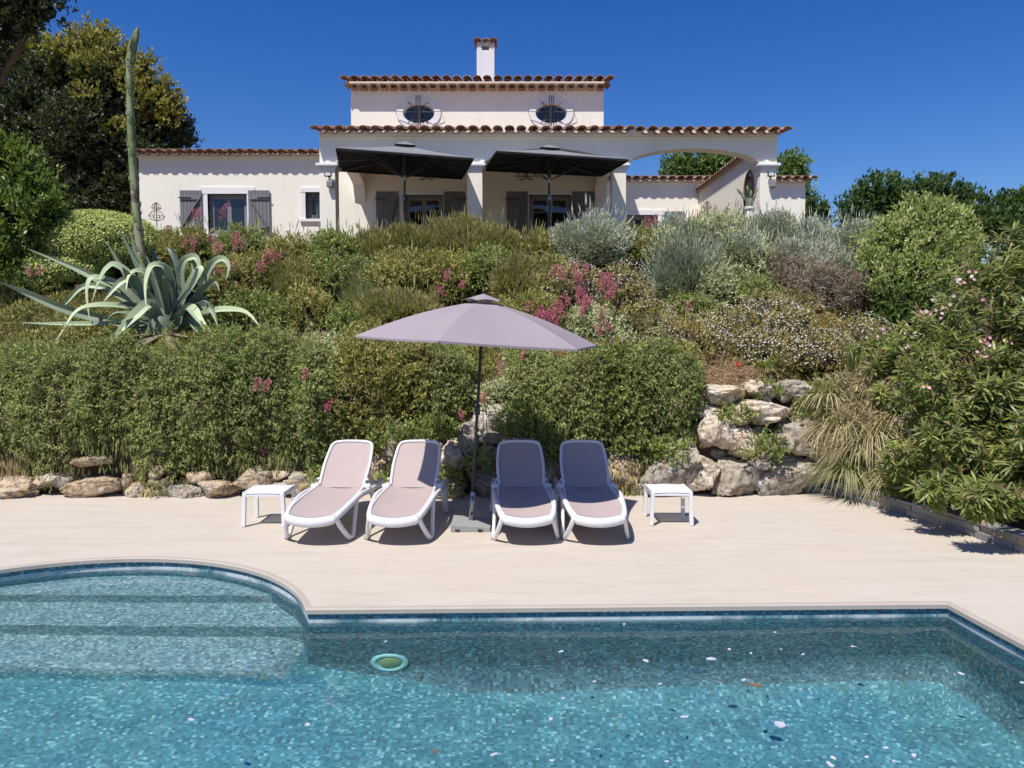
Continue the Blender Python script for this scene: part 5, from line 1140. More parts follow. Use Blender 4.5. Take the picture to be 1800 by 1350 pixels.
RK = [(30, 862, 96, 44, 10.0, 'rock', 'brown boulder at the left picture edge', g1), (95, 838, 70, 32, 10.2, 'rock', 'flat tan boulder above the long one at the far left', g1), (165, 855, 118, 46, 10.02, 'rock', 'large tan boulder at the wall foot, left of the hanging rosemary', g1),
 (172, 808, 56, 26, 10.15, 'rock', 'small tan rock just above the large tan boulder', g1), (250, 862, 60, 34, 10.1, 'rock', 'shaded brown boulder beside the hanging rosemary', g1), (320, 858, 80, 40, 10.1, 'rock_grey', 'grey boulder behind the hanging rosemary', g1), (388, 858, 66, 38, 10.0, 'rock', 'brown boulder left of the left side table', g1),
 (455, 845, 80, 52, 10.1, 'rock', 'brown boulder behind the left side table', g1), (530, 850, 70, 50, 10.1, 'rock', 'brown boulder just right of the left side table', g1), (600, 850, 60, 50, 10.15, 'rock_grey', 'grey boulder behind the first lounger', g2), (672, 830, 46, 60, 10.15, 'rock', 'brown boulder in the gap between the two left loungers', g2),
 (688, 775, 56, 60, 10.3, 'rock_grey', 'dark boulder above the gap between the left loungers', g2), (745, 790, 70, 60, 10.25, 'rock_grey', 'dark grey boulder behind the second lounger', g2), (795, 800, 56, 52, 10.15, 'rock_pale', 'pale tan boulder left of the parasol pole', g2), (825, 775, 40, 56, 10.2, 'rock_grey', 'narrow grey boulder behind the parasol pole', g2),
 (868, 742, 80, 64, 10.35, 'rock_grey', 'big grey boulder high up right of the parasol pole', g2), (862, 803, 44, 40, 10.1, 'rock', 'round brown boulder left of the third lounger back', g2), (855, 845, 60, 52, 10.05, 'rock_grey', 'grey boulder at the foot of the parasol pole', g2), (800, 862, 44, 30, 10.0, 'rock_pale', 'low pale boulder at the wall foot left of the pole', g2),
 (905, 785, 60, 40, 10.25, 'rock_pale', 'pale boulder behind the top of the third lounger', g2), (965, 830, 60, 70, 10.2, 'rock_grey', 'shaded boulder between the two right loungers', g2), (1095, 825, 90, 60, 10.2, 'rock', 'brown boulder right of the fourth lounger', g2), (1125, 860, 60, 34, 10.2, 'rock_grey', 'low grey boulder left of the right side table', g2),
 (1160, 838, 66, 60, 10.25, 'rock_grey', 'grey boulder behind the left of the right side table', g3), (1195, 800, 66, 56, 10.3, 'rock_grey', 'grey boulder below the rightmost trailing rosemary', g3), (1222, 832, 76, 66, 10.3, 'rock_pale', 'pale grey boulder behind the right side table', g3),
 (1290, 838, 84, 62, 10.32, 'rock_grey', 'rugged grey boulder right of the right side table', g3), (1375, 835, 116, 72, 10.4, 'rock_grey', 'widest grey boulder, at the end of the low wall', g3), (1270, 762, 54, 44, 10.4, 'rock_pale', 'pale broken boulder left of the white one', g3),
 (1308, 778, 52, 56, 10.35, 'rock_pale', 'white boulder in the middle of the right rocks', g3), (1240, 760, 40, 60, 10.45, 'rock_pale', 'upright pale boulder beside the rightmost rosemary', g3), (1335, 722, 86, 40, 10.6, 'rock_pale', 'tan rounded boulder above the white one', g3),
 (1262, 694, 70, 32, 10.75, 'rock_pale', 'pale flat boulder at the upper left of the right rocks', g3), (1325, 682, 56, 24, 10.8, 'rock_pale', 'long pale boulder on the top course of the right rocks', g3), (1392, 684, 46, 28, 10.8, 'rock_grey', 'small grey boulder at the top right of the rocks', g3),
 (1400, 762, 78, 66, 10.5, 'rock_grey', 'dark grey boulder left of the dry strap leaves', g3), (1240, 725, 46, 30, 10.65, 'rock_pale', 'small cream boulder under the flat pale one', g3), (1290, 732, 40, 24, 10.6, 'rock_pale', 'small tan stone between the pale boulders', g3), (1445, 815, 50, 50, 10.45, 'rock', 'brown boulder behind the strap leaves by the low wall', g3), (1365, 782, 40, 40, 10.4, 'rock_grey', 'small grey boulder right of the white one', g3), (1330, 812, 40, 30, 10.35, 'rock_grey', 'small grey stone wedged below the white boulder', g3)]
for i, a in enumerate(RK):
    a = list(a); a[4] += {g1: .22, g2: .20}.get(a[7], 0)
    if a[7] == g1: a[3] *= .85
    rock(*a, 500+i*7)
r_k = random.Random(4)
for i in range(64):
    z_ = [(1180, 1425, 680, 862, 46), (700, 900, 740, 866, 14), (0, 560, 835, 868, 0)][0 if i < 46 else 1]
    px = r_k.uniform(z_[0], z_[1]); py = r_k.uniform(z_[2], z_[3]); Yr = 10.42 + (862-py)/862*1.9 + .03*r_k.random()
    rock(px, py, r_k.uniform(18, 42), r_k.uniform(12, 28), Yr, r_k.choice(('rock', 'rock_pale', 'rock_grey')), 'small broken stone packed between the boulders of the rock wall', 'small stones packed into the rock wall', 1500+i, .12)
for i in range(16):
    px = r_k.uniform(10, 560); rock(px, r_k.uniform(828, 866), r_k.uniform(20, 48), r_k.uniform(14, 26), 10.2, r_k.choice(('rock', 'rock', 'rock_grey')), 'small brown stone at the wall foot under the hanging rosemary', 'small stones under the hanging rosemary', 1700+i, .12)
# ---- valerian: thin stalks with pink heads
def valerian(px, py, Y, n, lab, seed, sc_=1.0, grp='pink valerian spikes on the bank'):
    r_ = np.random.default_rng(seed); c = P(px, py, Y); rt = empty('valerian', (c.x, Y, c.z-.45), lab, 'valerian', grp); m = MB(); pts = []; 
    for i in range(n):
        h = r_.uniform(-.12, .12)*sc_; dx, dy = r_.uniform(-.11, .11)*sc_*(n > 1), r_.uniform(-.1, .1); t_ = Vector((c.x+dx, Y+dy, c.z+h)); b = Vector((c.x+dx*.3, Y+dy*.3, c.z-.45))
        m.tube([b, b.lerp(t_, .5)+Vector((r_.uniform(-.03, .03), 0, 0)), t_], [.006, .005, .004], 5)
        for k in range(3):
            q = t_+Vector((r_.uniform(-.03, .03), r_.uniform(-.03, .03), -.055*k*sc_)); s_ = .048*sc_*(1-.12*k); u = nrm(r_.normal(size=(46, 3))); pts.append((np.array(q)+u*np.array([s_, s_, s_*.8])*r_.uniform(.4, 1, (46, 1)), u))
    m.build('stems_or_core', LEAFM['green'], rt)
    p = np.concatenate([a for a, _ in pts]); u = np.concatenate([b for _, b in pts])
    mesh_from('flower_heads', [leaf_arrays(p, u, r_.normal(size=p.shape), r_.uniform(.012, .024, len(p)), r_.uniform(.010, .018, len(p)), r_.random(len(p)))], LEAFM['pink_fl'], rt)
V = [(352, 362, 13.6, 2, 'tall pink valerian spike against the left shutter of the wing window'), (385, 370, 13.6, 2, 'tall pink valerian spike against the wing window glass'), (330, 412, 13.3, 2, 'pink valerian below the left shutter'), (368, 416, 13.3, 2, 'pink valerian below the wing window frame'),
 (408, 408, 13.4, 2, 'pink valerian under the right shutter'), (422, 425, 13.3, 2, 'pale pink valerian right of the window'), (335, 430, 13.2, 2, 'pink valerian low beside the agave stalk'), (385, 432, 13.2, 2, 'pink valerian in front of the green shrub under the window'), (468, 440, 13.1, 4, 'dense pink valerian below the small barred window'), (455, 464, 12.9, 3, 'pink valerian right of the agave'), (487, 440, 13.1, 1, 'lone pink valerian head right of the dense cluster'),
 (382, 468, 12.6, 2, 'pink valerian in front of the recurved agave leaf'), (408, 461, 12.6, 1, 'single pink valerian head beside the curled agave leaf'), (316, 482, 12.6, 1, 'magenta valerian head among the agave leaves'), (65, 474, 12.9, 2, 'dull pink valerian on the mound below the hedge'), (135, 497, 12.5, 1, 'single pink valerian head above the long left agave leaf'),
 (1143, 386, 14.2, 3, 'purple pink valerian spike in front of the right wing window'), (788, 478, 12.8, 2, 'pink valerian above the parasol, upper one'), (773, 515, 12.6, 3, 'magenta valerian left of the parasol top'), (812, 500, 12.7, 1, 'single pink valerian head above the parasol top'), (745, 535, 12.4, 3, 'pink valerian just above the left slope of the parasol'), (724, 540, 12.4, 1, 'small pink valerian head above the left of the parasol'),
 (980, 478, 12.5, 4, 'pale red valerian left of the big pink patch'), (1018, 474, 12.5, 4, 'tall pink valerian in the middle of the big patch'), (1003, 450, 13.4, 1, 'single red valerian head below the silver bush'), (1062, 488, 12.4, 5, 'brightest magenta valerian at the top of the big patch'), (1074, 503, 12.3, 4, 'magenta valerian at the right of the big patch'), (1020, 508, 12.3, 4, 'pink valerian inside the big patch'), (985, 530, 12.1, 4, 'pink valerian at the lower left of the big patch'),
 (1030, 530, 12.1, 5, 'pink valerian at the heart of the big patch'), (960, 545, 11.9, 6, 'magenta valerian just above the right slope of the parasol'), (940, 540, 12.0, 4, 'magenta valerian above the middle of the parasol'), (975, 552, 11.9, 5, 'magenta valerian touching the right slope of the parasol'), (1050, 548, 12.0, 3, 'pale pink valerian right of the big patch'), (1060, 575, 11.7, 3, 'pink valerian above the right tip of the parasol'),
 (1078, 598, 11.6, 3, 'pink valerian right of the right tip of the parasol'), (1095, 612, 11.5, 2, 'pink valerian below and right of the parasol tip'), (1128, 612, 11.5, 2, 'pale red valerian among the daisies'), (975, 617, 11.0, 3, 'pink valerian just under the right part of the parasol'), (920, 625, 10.9, 1, 'red valerian head under the parasol right of the pole'), (1010, 655, 10.6, 3, 'pale pink valerian hanging over the rosemary under the parasol'),
 (812, 716, 10.4, 1, 'pink valerian head left of the parasol pole in front of the rocks'), (850, 699, 10.4, 1, 'pink valerian head right of the parasol pole above the rocks'), (466, 656, 10.1, 2, 'pink valerian in front of the rosemary on the left'), (536, 652, 10.1, 1, 'pink valerian head in front of the pale foliage on the left'), (573, 706, 10.0, 1, 'lowest pink valerian head on the left rosemary'), (1211, 534, 12.2, 1, 'single red valerian head at the foot of the lavender'), (562, 590, 11.4, 2, 'dull pink valerian left of the parasol tip')]
for i, (px, py, Y, n, lab) in enumerate(V): valerian(px, py, Y-.25, n, lab, 700+i, 1.0 if n > 1 else .8)
for px, py, lab in ((1298, 641, 'red poppy on the bare soil above the rocks'), (905, 612, 'small orange poppy under the parasol rim')):
    c = P(px, py, 11.0); rt = empty('poppy', (c.x, c.y, c.z-.2), lab, 'poppy'); r_ = np.random.default_rng(3); u = nrm(r_.normal(size=(30, 3))); p = np.array(c)+u*.018
    mesh_from('flower', [leaf_arrays(p, u, r_.normal(size=p.shape), np.full(30, .03), np.full(30, .03), r_.random(30))], LEAFM['red_fl'], rt); m = MB(); m.tube([c-Vector((0,0,.2)), c], .003, 5); m.build('stem', LEAFM['green'], rt)
# ---- agave with its flower stalk
def agave_mat():
    t = NT('agave_leaf'); v = t.obj(); a = t.n('Attribute', attribute_name='tone'); n = t.noise(5, 5, v)
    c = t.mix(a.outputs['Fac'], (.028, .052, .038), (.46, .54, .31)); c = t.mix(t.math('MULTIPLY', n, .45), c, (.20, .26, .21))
    return t.done(t.pbr(c, .5, t.bump(t.noise(30, 4, v), .25, .01), spec=.4))
M['agave'] = agave_mat()
ag = P(285, 585, 12.0); root = empty('agave', ag, 'large blue green agave with recurved leaves and a tall green flower stalk', 'agave')
AL = [([(272,577),(173,559),(107,540),(40,511),(0,496)], 20, -.5, .5), ([(270,570),(250,548),(213,515),(160,484),(107,460),(48,437)], 18, .3, .35), ([(272,572),(240,545),(205,537),(160,538),(133,550),(112,580),(91,609)], 17, -.9, .8),
 ([(280,574),(220,568),(170,569),(90,569),(37,567)], 12, -.6, .6), ([(284,578),(276,552),(262,535),(240,552),(215,577),(190,604)], 26, -1.0, .75), ([(300,575),(303,510),(296,478),(282,466),(265,470),(256,500),(257,540)], 17, -.7, .8), ([(290,578),(256,525),(222,480),(188,425)], 22, .2, .15),
 ([(285,575),(245,470),(208,400)], 20, .3, .1), ([(300,575),(318,520),(313,470),(300,440),(290,434)], 15, .2, .05), ([(308,575),(320,530),(317,480),(325,457),(343,452),(350,466),(346,480)], 18, -.2, .6), ([(312,578),(318,535),(333,500),(345,478),(350,474),(335,505),(312,540)], 20, -.6, .8),
 ([(315,578),(340,540),(360,490),(375,462),(392,455),(402,468),(397,492)], 17, -.3, .55), ([(318,582),(345,558),(372,547),(400,544),(432,549),(455,572)], 18, -.6, .9), ([(308,578),(322,548),(335,542),(350,562),(378,598)], 26, -.9, .8), ([(282,565),(240,495),(205,466),(188,472),(174,495),(162,530)], 16, -.2, .75),
 ([(286,565),(250,502),(232,489),(213,495),(198,510),(182,530)], 16, -.5, .75), ([(292,566),(272,500),(256,479),(238,477),(226,488),(222,512)], 16, -.5, .7), ([(270,562),(215,505),(180,490),(160,490),(153,515),(158,565)], 16, -.3, .75), ([(268,560),(200,514),(165,502),(140,507),(118,530),(100,548)], 14, 0, .7),
 ([(290,575),(262,500),(240,445),(228,400)], 22, .5, .1), ([(296,575),(285,500),(265,430)], 26, .2, .15), ([(300,578),(268,535),(238,500),(215,470)], 28, -.4, .2), ([(292,580),(262,558),(238,556),(212,566)], 18, -.8, .5), ([(306,578),(298,530),(285,490),(270,455)], 28, -.3, .12), ([(300,580),(330,560),(345,575),(350,590)], 18, -.5, .3),
 ([(286,578),(240,556),(205,552),(185,566)], 20, -.7, .5), ([(245,572),(247,595),(250,612),(247,630)], 9, -1.2, .9), ([(300,575),(310,535),(308,500),(304,470)], 18, -.1, .1), ([(310,578),(330,520),(338,488),(336,462)], 14, .3, .1), ([(295,570),(275,520),(262,470),(240,420)], 18, .6, .12)]
r_a = random.Random(12)
for k_ in range(14):      # shorter inner and outer leaves
    a_ = r_a.uniform(-1.35, 1.35); l_ = r_a.uniform(70, 125); cx_, cy_ = 290+r_a.uniform(-14, 16), 574; ex_, ey_ = cx_+l_*math.sin(a_), cy_-l_*math.cos(a_)*.8; dr = r_a.uniform(-6, 34) if abs(a_) > .6 else 0
    AL.append(([(cx_, cy_), ((cx_+ex_)/2, (cy_+ey_)/2-8), (ex_, ey_), (ex_+18*math.sin(a_), ey_+dr)], r_a.uniform(12, 18), r_a.uniform(-.6, .6), r_a.uniform(.05, .5)))
for pts, w, dy, tn in AL:
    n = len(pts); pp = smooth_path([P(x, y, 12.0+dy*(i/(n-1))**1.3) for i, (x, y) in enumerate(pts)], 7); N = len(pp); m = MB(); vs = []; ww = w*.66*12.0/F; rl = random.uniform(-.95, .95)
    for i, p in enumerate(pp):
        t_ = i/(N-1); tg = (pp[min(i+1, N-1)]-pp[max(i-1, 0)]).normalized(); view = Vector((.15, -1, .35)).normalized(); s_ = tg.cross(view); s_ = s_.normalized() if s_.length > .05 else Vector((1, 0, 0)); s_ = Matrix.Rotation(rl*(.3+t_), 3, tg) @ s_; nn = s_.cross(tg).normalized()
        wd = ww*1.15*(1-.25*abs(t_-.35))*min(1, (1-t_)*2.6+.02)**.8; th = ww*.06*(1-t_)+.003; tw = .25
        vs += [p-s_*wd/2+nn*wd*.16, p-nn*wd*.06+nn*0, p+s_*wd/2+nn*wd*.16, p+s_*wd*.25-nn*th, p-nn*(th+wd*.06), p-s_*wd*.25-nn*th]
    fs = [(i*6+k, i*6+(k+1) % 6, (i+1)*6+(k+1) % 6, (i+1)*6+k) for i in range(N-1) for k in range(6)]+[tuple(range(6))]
    tm = MB(); m.add(vs, fs, tn); m.tone = [tn*(.25+1.1*min(1, (i_//6)/(N*.6))) for i_ in range(len(fs))]; m.build('leaf', M['agave'], root, tones=True)  # shade at the base and sun on the tip are put into the tone
M['dead_agave'] = m_plain('dead_agave_leaf', (.20, .145, .095), .85, var=.4, nscale=14, bump=.5)
for x1_, y1_, x2_, y2_, w_, dy in ((250, 600, 150, 632, 16, -.9), (330, 592, 398, 600, 12, -.6), (225, 592, 130, 600, 12, -.7), (350, 575, 385, 520, 9, .1), (300, 600, 320, 640, 12, -1.0), (262, 600, 200, 640, 12, -1.1)):
    a_ = P(290, 585, 12.0); b_ = P(x1_, y1_, 12+dy*.6); c_ = P(x2_, y2_, 12+dy); m = MB(); pp = smooth_path([a_, b_, c_], 6); m.tube(pp, [w_*.5*12/F*min(1, (1-i_/(len(pp)-1))*2+.08) for i_ in range(len(pp))], 7, sy=.3); m.build('dead_leaf', M['dead_agave'], root)
m = MB(); m.lathe([(.20, -.15), (.24, .05), (.17, .3), (.05, .45)], (ag.x, 12.0, ag.z-.05), 14, .2); m.build('heart', M['agave'], root, smooth=True, tones=True)
def stalk_mat():
    t = NT('agave_stalk'); v = t.obj(); n = t.noise(2.2, 4, v)
    c = t.ramp(n, [(.38, (.12, .16, .06)), (.50, (.22, .26, .11)), (.60, (.30, .27, .17)), (.66, (.13, .09, .06))]); return t.done(t.pbr(c, .55, t.bump(t.noise(25, 4, v), .3, .01)))
M['stalk'] = stalk_mat(); SP = [(272, 570), (258, 500), (246, 430), (238, 350), (232, 260), (229, 180), (228, 120), (232, 88), (238, 64)]
sp = smooth_path([P(x, y, 12.0) for x, y in SP], 6); rad = [float(np.interp(i/(len(sp)-1), [0, .5, .8, .86, .93, 1], [.066, .058, .048, .053, .040, .005])) for i in range(len(sp))]
m = MB(); m.tube(sp, rad, 14); st = m.build('flower_stalk', M['stalk'], root, smooth=True)
for i in range(3, len(sp)-1):
    for s_ in range(2 if i < 38 else 5):
        a = i*2.4+s_*(PI if i < 38 else 1.3); rr = rad[i]; p = sp[i]; o = Vector((math.cos(a), math.sin(a), 0)); up = (sp[i+1]-sp[i]).normalized(); t_ = o.cross(up)
        L_ = .10 if i < 38 else .17; m = MB(); b = p+o*rr*.96; m.add([b-t_*.034, b+t_*.034, b+up*L_*.45+o*.012+t_*.035, b+up*L_*.45+o*.012-t_*.035, b+up*L_+o*(.03 if i < 38 else .004), b+up*.02+o*.016], [(0, 1, 2, 3), (3, 2, 4), (0, 5, 1), (1, 5, 4, 2), (0, 3, 4, 5)]); m.build('bract', M['stalk'], st)
# ---- clipped hedges at the left
def hedge(px, py, rx, ry, Y, lab, dp=1.1):
    c = P(px, py, Y); k = Y/F; r = (rx*k, dp, ry*k); rt = empty('clipped_hedge', (c.x, c.y, float(ground_z(c.x, Y))), lab, 'hedge')
    parts = [foliage((c.x, c.y, c.z), r, 'hedge', 41, dens=1.3, amp=.05, inner=.93, low=-.6, freq=5)]; mesh_from('foliage', parts, LEAFM['hedge'], rt); blob_core(c, r, 41, .93).build('stems_or_core', LEAFM['core'], rt)  # last mesh is an added light-blocking core
hedge(172, 438, 118, 64, 14.3, 'clipped dome shaped light green hedge behind the agave')
hedge(110, 478, 84, 34, 13.7, 'lower clipped mound in front of the dome shaped hedge', .7)
# ---- trees
def limb_tree(name, label, trunk, lobes, kinds, group=None, seed=1, dens=1.0, size=1.0, cat='tree', tr=.16, core=True):
    """trunk (px,py_base z, Y); lobes (px, py, rx, ry, Y, kind)"""
    b = Vector(trunk); rt = empty(name, b, label, cat, group); by = {}; cores = MB(); limbs = MB(); cs_ = []
    for i, (px, py, rx, ry, Y, kd) in enumerate(lobes):
        c = P(px, py, Y); k = Y/F; r = (rx*k, min(rx, ry)*k*1.0, ry*k); cs_.append(c); by.setdefault(kd, []).append(foliage(tuple(c), r, kd, seed+i*13, dens=dens, amp=.36, freq=3.5, inner=.55, low=-.95, size=size, back=.25))
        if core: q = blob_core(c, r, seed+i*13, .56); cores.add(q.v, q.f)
    top = sum(cs_, Vector())/len(cs_); mid = b.lerp(top, .55)+Vector((.1, 0, 0)); limbs.tube(smooth_path([b, b.lerp(mid, .5)+Vector((.08, .05, 0)), mid, mid.lerp(top, .6)], 4), [tr*(1-.055*j) for j in range(13)], 10)
    for c in cs_:
        j = mid+(c-mid)*.45+Vector((0, 0, -.15)); limbs.tube(smooth_path([mid, j, c], 4), [tr*.45*(1-.09*q) for q in range(9)], 7)
    limbs.build('trunk', LEAFM['bark'], rt, smooth=True)
    for i, (kd, pr) in enumerate(by.items()): mesh_from('crown' if i == 0 else 'new_growth', pr, LEAFM[kd], rt)
    if core: cores.build('crown_shade_core', LEAFM['core_dark'], rt)  # solid lumps added to keep the crown dark inside
    return rt
D_, N_ = 'tree_dark', 'tree_new'
lb = [(60, 200, 79.8, 79.8, 23.2, D_), (150, 250, 84.0, 84.0, 22.8, D_), (250, 300, 58.8, 75.6, 23.0, D_), (60, 330, 84.0, 75.6, 22.6, D_), (190, 350, 75.6, 58.8, 22.6, D_), (110, 130, 67.2, 58.8, 23.4, D_), (200, 160, 63.0, 58.8, 23.2, D_), (275, 220, 43.7, 50.4, 23.4, D_), (20, 110, 42.0, 50.4, 23.4, D_), (315, 215, 20.2, 25.2, 23.4, D_), (335, 245, 10.1, 13.4, 23.4, D_), (20, 260, 58.8, 92.4, 22.4, D_), (120, 380, 75.6, 50.4, 22.2, D_), (310, 250, 21.8, 20.2, 23.2, D_),
      (155, 75, 35.3, 31.9, 23.1, N_), (205, 95, 31.9, 25.2, 23.0, N_), (110, 95, 28.6, 28.6, 22.9, N_), (170, 120, 42.0, 28.6, 22.6, N_), (250, 125, 28.6, 28.6, 23.1, N_), (282, 160, 28.6, 26.9, 23.0, N_), (265, 185, 31.9, 21.8, 22.7, N_), (225, 140, 28.6, 20.2, 22.6, N_), (305, 185, 20.2, 18.5, 23.1, N_), (205, 225, 21.8, 11.8, 22.2, N_), (295, 205, 23.5, 15.1, 22.8, N_), (60, 85, 25.2, 28.6, 23.1, N_), (190, 60, 18.5, 15.1, 23.2, N_), (150, 165, 25.2, 13.4, 22.2, N_), (240, 165, 20.2, 11.8, 22.4, N_)]
c = P(110, 500, 23.6); limb_tree('evergreen_oak', 'big dark evergreen tree with yellowish new growth, left of the house', (c.x, 23.6, FL-.1), lb, None, seed=11, dens=1.3, tr=.34, size=1.05)
lb = [(30, 15, 60, 34, 15.5, D_), (75, 20, 40, 26, 15.6, D_), (5, 55, 30, 26, 15.4, D_), (50, 50, 26, 12, 15.5, D_), (-60, 60, 90, 90, 15.6, D_), (15, -30, 90, 40, 15.5, D_)]
c = P(-200, 500, 16.2); limb_tree('broadleaf_tree', 'dark leafy branches reaching in at the upper left corner', (c.x, 16.2, FL-.1), lb, None, seed=51, dens=1.0, tr=.22, size=1.0)
lb = [(0, 300, 60, 50, 13.5, 'laurel'), (45, 330, 50, 46, 13.5, 'laurel'), (20, 390, 66, 60, 13.3, 'laurel'), (75, 390, 36, 36, 13.5, 'laurel'), (0, 450, 50, 50, 13.1, 'laurel'), (-50, 350, 70, 80, 13.4, 'laurel'), (20, 285, 34, 30, 13.5, 'laurel'), (85, 362, 26, 20, 13.4, 'laurel')]
c = P(-10, 560, 13.6); limb_tree('laurel_bush', 'bright green laurel at the left edge in front of the dark tree', (c.x, 13.6, float(ground_z(c.x, 13.6))-.1), lb, None, seed=71, dens=1.1, tr=.1, cat='bush')
lb = [(1225, 292, 58, 26, 27, 'tree_mid'), (1190, 300, 30, 18, 27, 'tree_mid'), (1262, 290, 34, 22, 27, 'tree_mid'), (1225, 310, 60, 22, 27, 'tree_mid')]
limb_tree('round_tree', 'green tree seen through the open arch above the right wing roof', (P(1225, 400, 27).x, 27.5, FL), lb, None, seed=91, dens=1.6, tr=.15)
lb = [(1385, 300, 26, 24, 26, 'tree_mid'), (1405, 292, 14, 16, 26, 'tree_mid'), (1395, 318, 26, 16, 26, 'tree_mid'), (1432, 385, 24, 28, 25, 'tree_far'), (1425, 365, 14, 14, 25, 'tree_far'), (1418, 340, 8, 20, 25.5, 'tree_mid')]
limb_tree('slender_tree', 'thin leafy tree behind the right corner of the house', (P(1425, 420, 26).x, 26.5, FL), lb, None, seed=101, dens=1.5, tr=.1)
T_ = 'tree_far'
lb = [(1545, 345, 56, 32, 24, T_), (1505, 372, 30, 36, 24, T_), (1640, 345, 60, 30, 24, T_), (1590, 370, 60, 32, 24, T_), (1685, 360, 26, 28, 24.2, T_), (1530, 395, 40, 30, 23.8, T_), (1600, 400, 60, 30, 23.6, T_)]
limb_tree('dark_green_tree', 'dark green domed tree with two humps behind the lime bush', (P(1590, 430, 24).x, 24.5, FL-.1), lb, None, seed=121, dens=1.6, tr=.2)
lb = [(1740, 372, 60, 24, 22, T_), (1800, 368, 50, 28, 22, T_), (1720, 400, 50, 30, 21.8, T_), (1790, 400, 60, 30, 21.5, T_), (1850, 380, 60, 40, 22, T_), (1800, 350, 8, 14, 22, T_)]
limb_tree('dark_hedge_row', 'dark green hedge running off the right picture edge behind the oleander', (P(1780, 440, 22).x, 22.3, FL-.2), lb, None, seed=141, dens=1.7, tr=.12, cat='hedge')
lb = [(1618, 440, 84, 66, 13.2, 'lime'), (1625, 380, 56, 30, 13.3, 'lime'), (1570, 430, 44, 44, 13.2, 'lime'), (1680, 430, 42, 50, 13.2, 'lime'), (1600, 490, 74, 40, 12.8, 'lime'), (1540, 470, 26, 30, 13.0, 'lime'), (1660, 480, 50, 40, 12.8, 'lime'), (1590, 535, 60, 36, 12.7, 'lime_dark'), (1640, 545, 50, 36, 12.6, 'lime_dark'), (1570, 565, 30, 22, 12.6, 'lime_dark')]
limb_tree('lime_bush', 'big rounded lime green bush above the oleander', (P(1620, 590, 13).x, 13.0, float(ground_z(P(1620, 590, 13).x, 13))-.1), lb, None, seed=161, dens=1.25, tr=.08, cat='bush', size=1.15)
# ---- oleanders: canes carrying whorls of long leaves
def oleander(label, base, lobes, seed, nper=26, fl=()):
    """whorls of long leaves at the ends of canes; lobes (px,py,rx,ry,Y,whorls)"""
    r_ = np.random.default_rng(seed); b = Vector(base); rt = empty('oleander', b, label, 'oleander', 'oleanders behind the low wall'); canes = MB(); parts = []; tips = []
    for (px, py, rx, ry, Y, nw) in lobes:
        c = P(px, py, Y); k = Y/F; r = np.array((rx*k, min(rx, ry)*k*.75, ry*k)); nw = int(nw)
        u = nrm(r_.normal(size=(nw, 3))); u[:, 1] = np.where(r_.random(nw) < .7, -np.abs(u[:, 1]), u[:, 1]); q = np.array(c)+u*r*(r_.uniform(.35, 1.0, (nw, 1))**.5)
        ax = nrm(u*.55+np.array([0, -.12, .75])+r_.normal(size=(nw, 3))*.25)
        for j in range(nw):
            n = int(nper*r_.uniform(.7, 1.2)); L = r_.uniform(.10, .165, n); h = r_.uniform(-.13, .03, n); a = r_.uniform(0, 2*PI, n); A = ax[j]; s = np.cross(A, [0, 1.0, 0]); s /= np.linalg.norm(s); t_ = np.cross(A, s)
            rad = np.cos(a)[:, None]*s+np.sin(a)[:, None]*t_; up_ = .35+2.2*np.clip(h+.07, 0, 1)*4
            d = rad+A*up_[:, None]*.8; d[:, 2] -= .25; parts.append(leaf_arrays(q[j]+A*h[:, None]+rad*.008, d, A+r_.normal(size=(n, 3))*.3, L, L*r_.uniform(.13, .19, n), np.clip(r_.normal(.5, .22, n)+.1*u[j, 2], 0, 1), -.12, 2))
            if j % 3 == 0: bb = b+Vector((r_.uniform(-.35, .35), r_.uniform(-.2, .2), 0)); Q = Vector(q[j]); canes.tube([bb, bb.lerp(Q, .5)+Vector((0, .05, .12)), Q], [.014, .010, .005], 5)
            tips.append((q[j], A))
    mesh_from('foliage', parts, LEAFM['oleander'], rt); canes.build('canes', LEAFM['bark'], rt)
    return rt, tips
gz = lambda x, y: float(ground_z(x, y))
OL = [('large oleander with pink flowers filling the right edge above the low wall', (5.95, 8.6), [(1700, 560, 90, 70, 8.9, 60), (1780, 520, 60, 80, 8.8, 45), (1660, 660, 90, 80, 8.6, 70), (1760, 680, 80, 90, 8.3, 70), (1690, 770, 90, 80, 8.3, 70), (1780, 800, 70, 80, 8.0, 55), (1800, 620, 60, 90, 8.5, 40), (1740, 460, 60, 50, 9.2, 34), (1790, 430, 40, 40, 9.2, 22)], 5),
      ('lower oleander hanging over the low wall near its bend', (5.35, 9.2), [(1615, 800, 66, 56, 8.8, 46), (1670, 852, 70, 36, 8.1, 44), (1640, 730, 60, 60, 8.9, 40), (1580, 835, 36, 36, 9.2, 18)], 6),
      ('oleander at the right picture edge over the low wall', (5.9, 7.7), [(1750, 870, 64, 34, 7.4, 40), (1800, 830, 40, 60, 7.7, 30), (1840, 760, 60, 110, 7.6, 50), (1850, 600, 60, 120, 8.0, 50)], 7),
      ('upper oleander between the lime bush and the strap leaf clumps', (5.4, 10.4), [(1610, 600, 60, 44, 10.2, 40), (1560, 640, 46, 36, 10.4, 26), (1650, 560, 50, 44, 10.2, 34), (1600, 680, 60, 50, 10.0, 40), (1540, 600, 34, 22, 10.8, 12), (1700, 500, 50, 40, 10.2, 30)], 8)]
TIPS = []
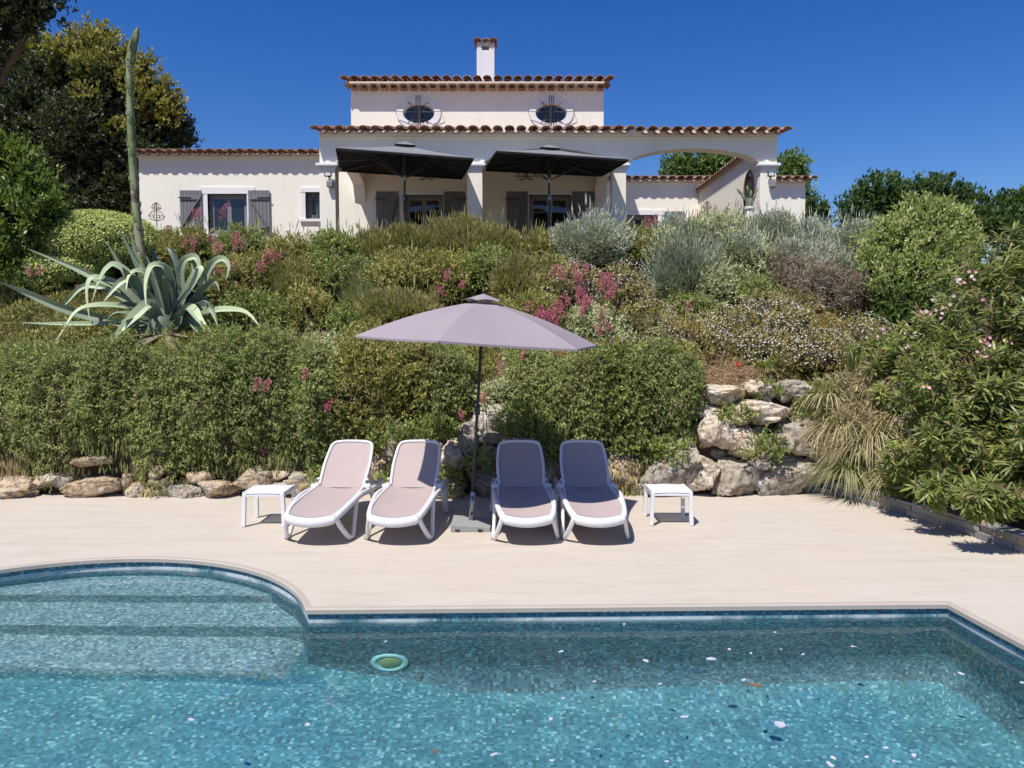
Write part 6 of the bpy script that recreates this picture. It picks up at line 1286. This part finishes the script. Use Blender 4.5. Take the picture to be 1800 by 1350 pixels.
for lab, (x, y), lobes, sd in OL: rt, tips = oleander(lab, (x, y, gz(x, y)-.05), lobes, sd); TIPS.append((rt, tips))
# dry brown shoot tips and pink flower clusters on the oleanders
for rt, tips in TIPS:
    r_ = np.random.default_rng(9); n = len(tips); pr = []
    for j in r_.choice(n, max(2, n//6), replace=False):
        q, A = tips[j]; k = 14; pr.append(leaf_arrays(q+A*r_.uniform(0, .16, (k, 1)), A+r_.normal(size=(k, 3))*.25, r_.normal(size=(k, 3)), r_.uniform(.05, .12, k), r_.uniform(.008, .014, k), r_.random(k), 0, 1))
    mesh_from('dry_tips', pr, LEAFM['oleander_tip'], rt)['kind'] = 'stuff'
def cluster(px, py, Y, n, rt, seed):
    r_ = np.random.default_rng(seed); c = np.array(P(px, py, Y)); pr = []
    for i in range(n):
        f_ = c+r_.normal(size=3)*np.array([.045, .03, .035]); k = 5; a = np.arange(5)*2*PI/5; nn = nrm(np.array([[r_.normal()*.4, -1, .4+r_.normal()*.3]]))[0]; s = np.cross(nn, [0, 0, 1.0]); s /= np.linalg.norm(s); t_ = np.cross(s, nn)
        d = np.cos(a)[:, None]*s+np.sin(a)[:, None]*t_+nn*.25; pr.append(leaf_arrays(np.tile(f_, (5, 1)), d, np.tile(nn, (5, 1)), np.full(5, .024), np.full(5, .019), np.full(5, r_.random()), 0, 1))
    return mesh_from('flower_cluster', pr, LEAFM['ole_fl'], rt)
FC = [(1683, 525, 2), (1671, 541, 2), (1632, 545, 6), (1655, 550, 4), (1690, 490, 5), (1712, 484, 4), (1730, 600, 5), (1722, 618, 5), (1742, 632, 4), (1706, 660, 3), (1630, 686, 3), (1770, 600, 3), (1735, 530, 1), (1765, 760, 2)]
for i, (px, py, n) in enumerate(FC): cluster(px, py, 8.2, n, TIPS[0][0], 60+i)
for i, (px, py, n) in enumerate(((1548, 582, 5), (1590, 608, 3), (1600, 590, 2), (1640, 700, 3))): cluster(px, py, 9.7, n, TIPS[3][0], 80+i)
for i, (px, py, n) in enumerate(((1575, 742, 3), (1600, 755, 2))): cluster(px, py, 8.8, n, TIPS[1][0], 90+i)
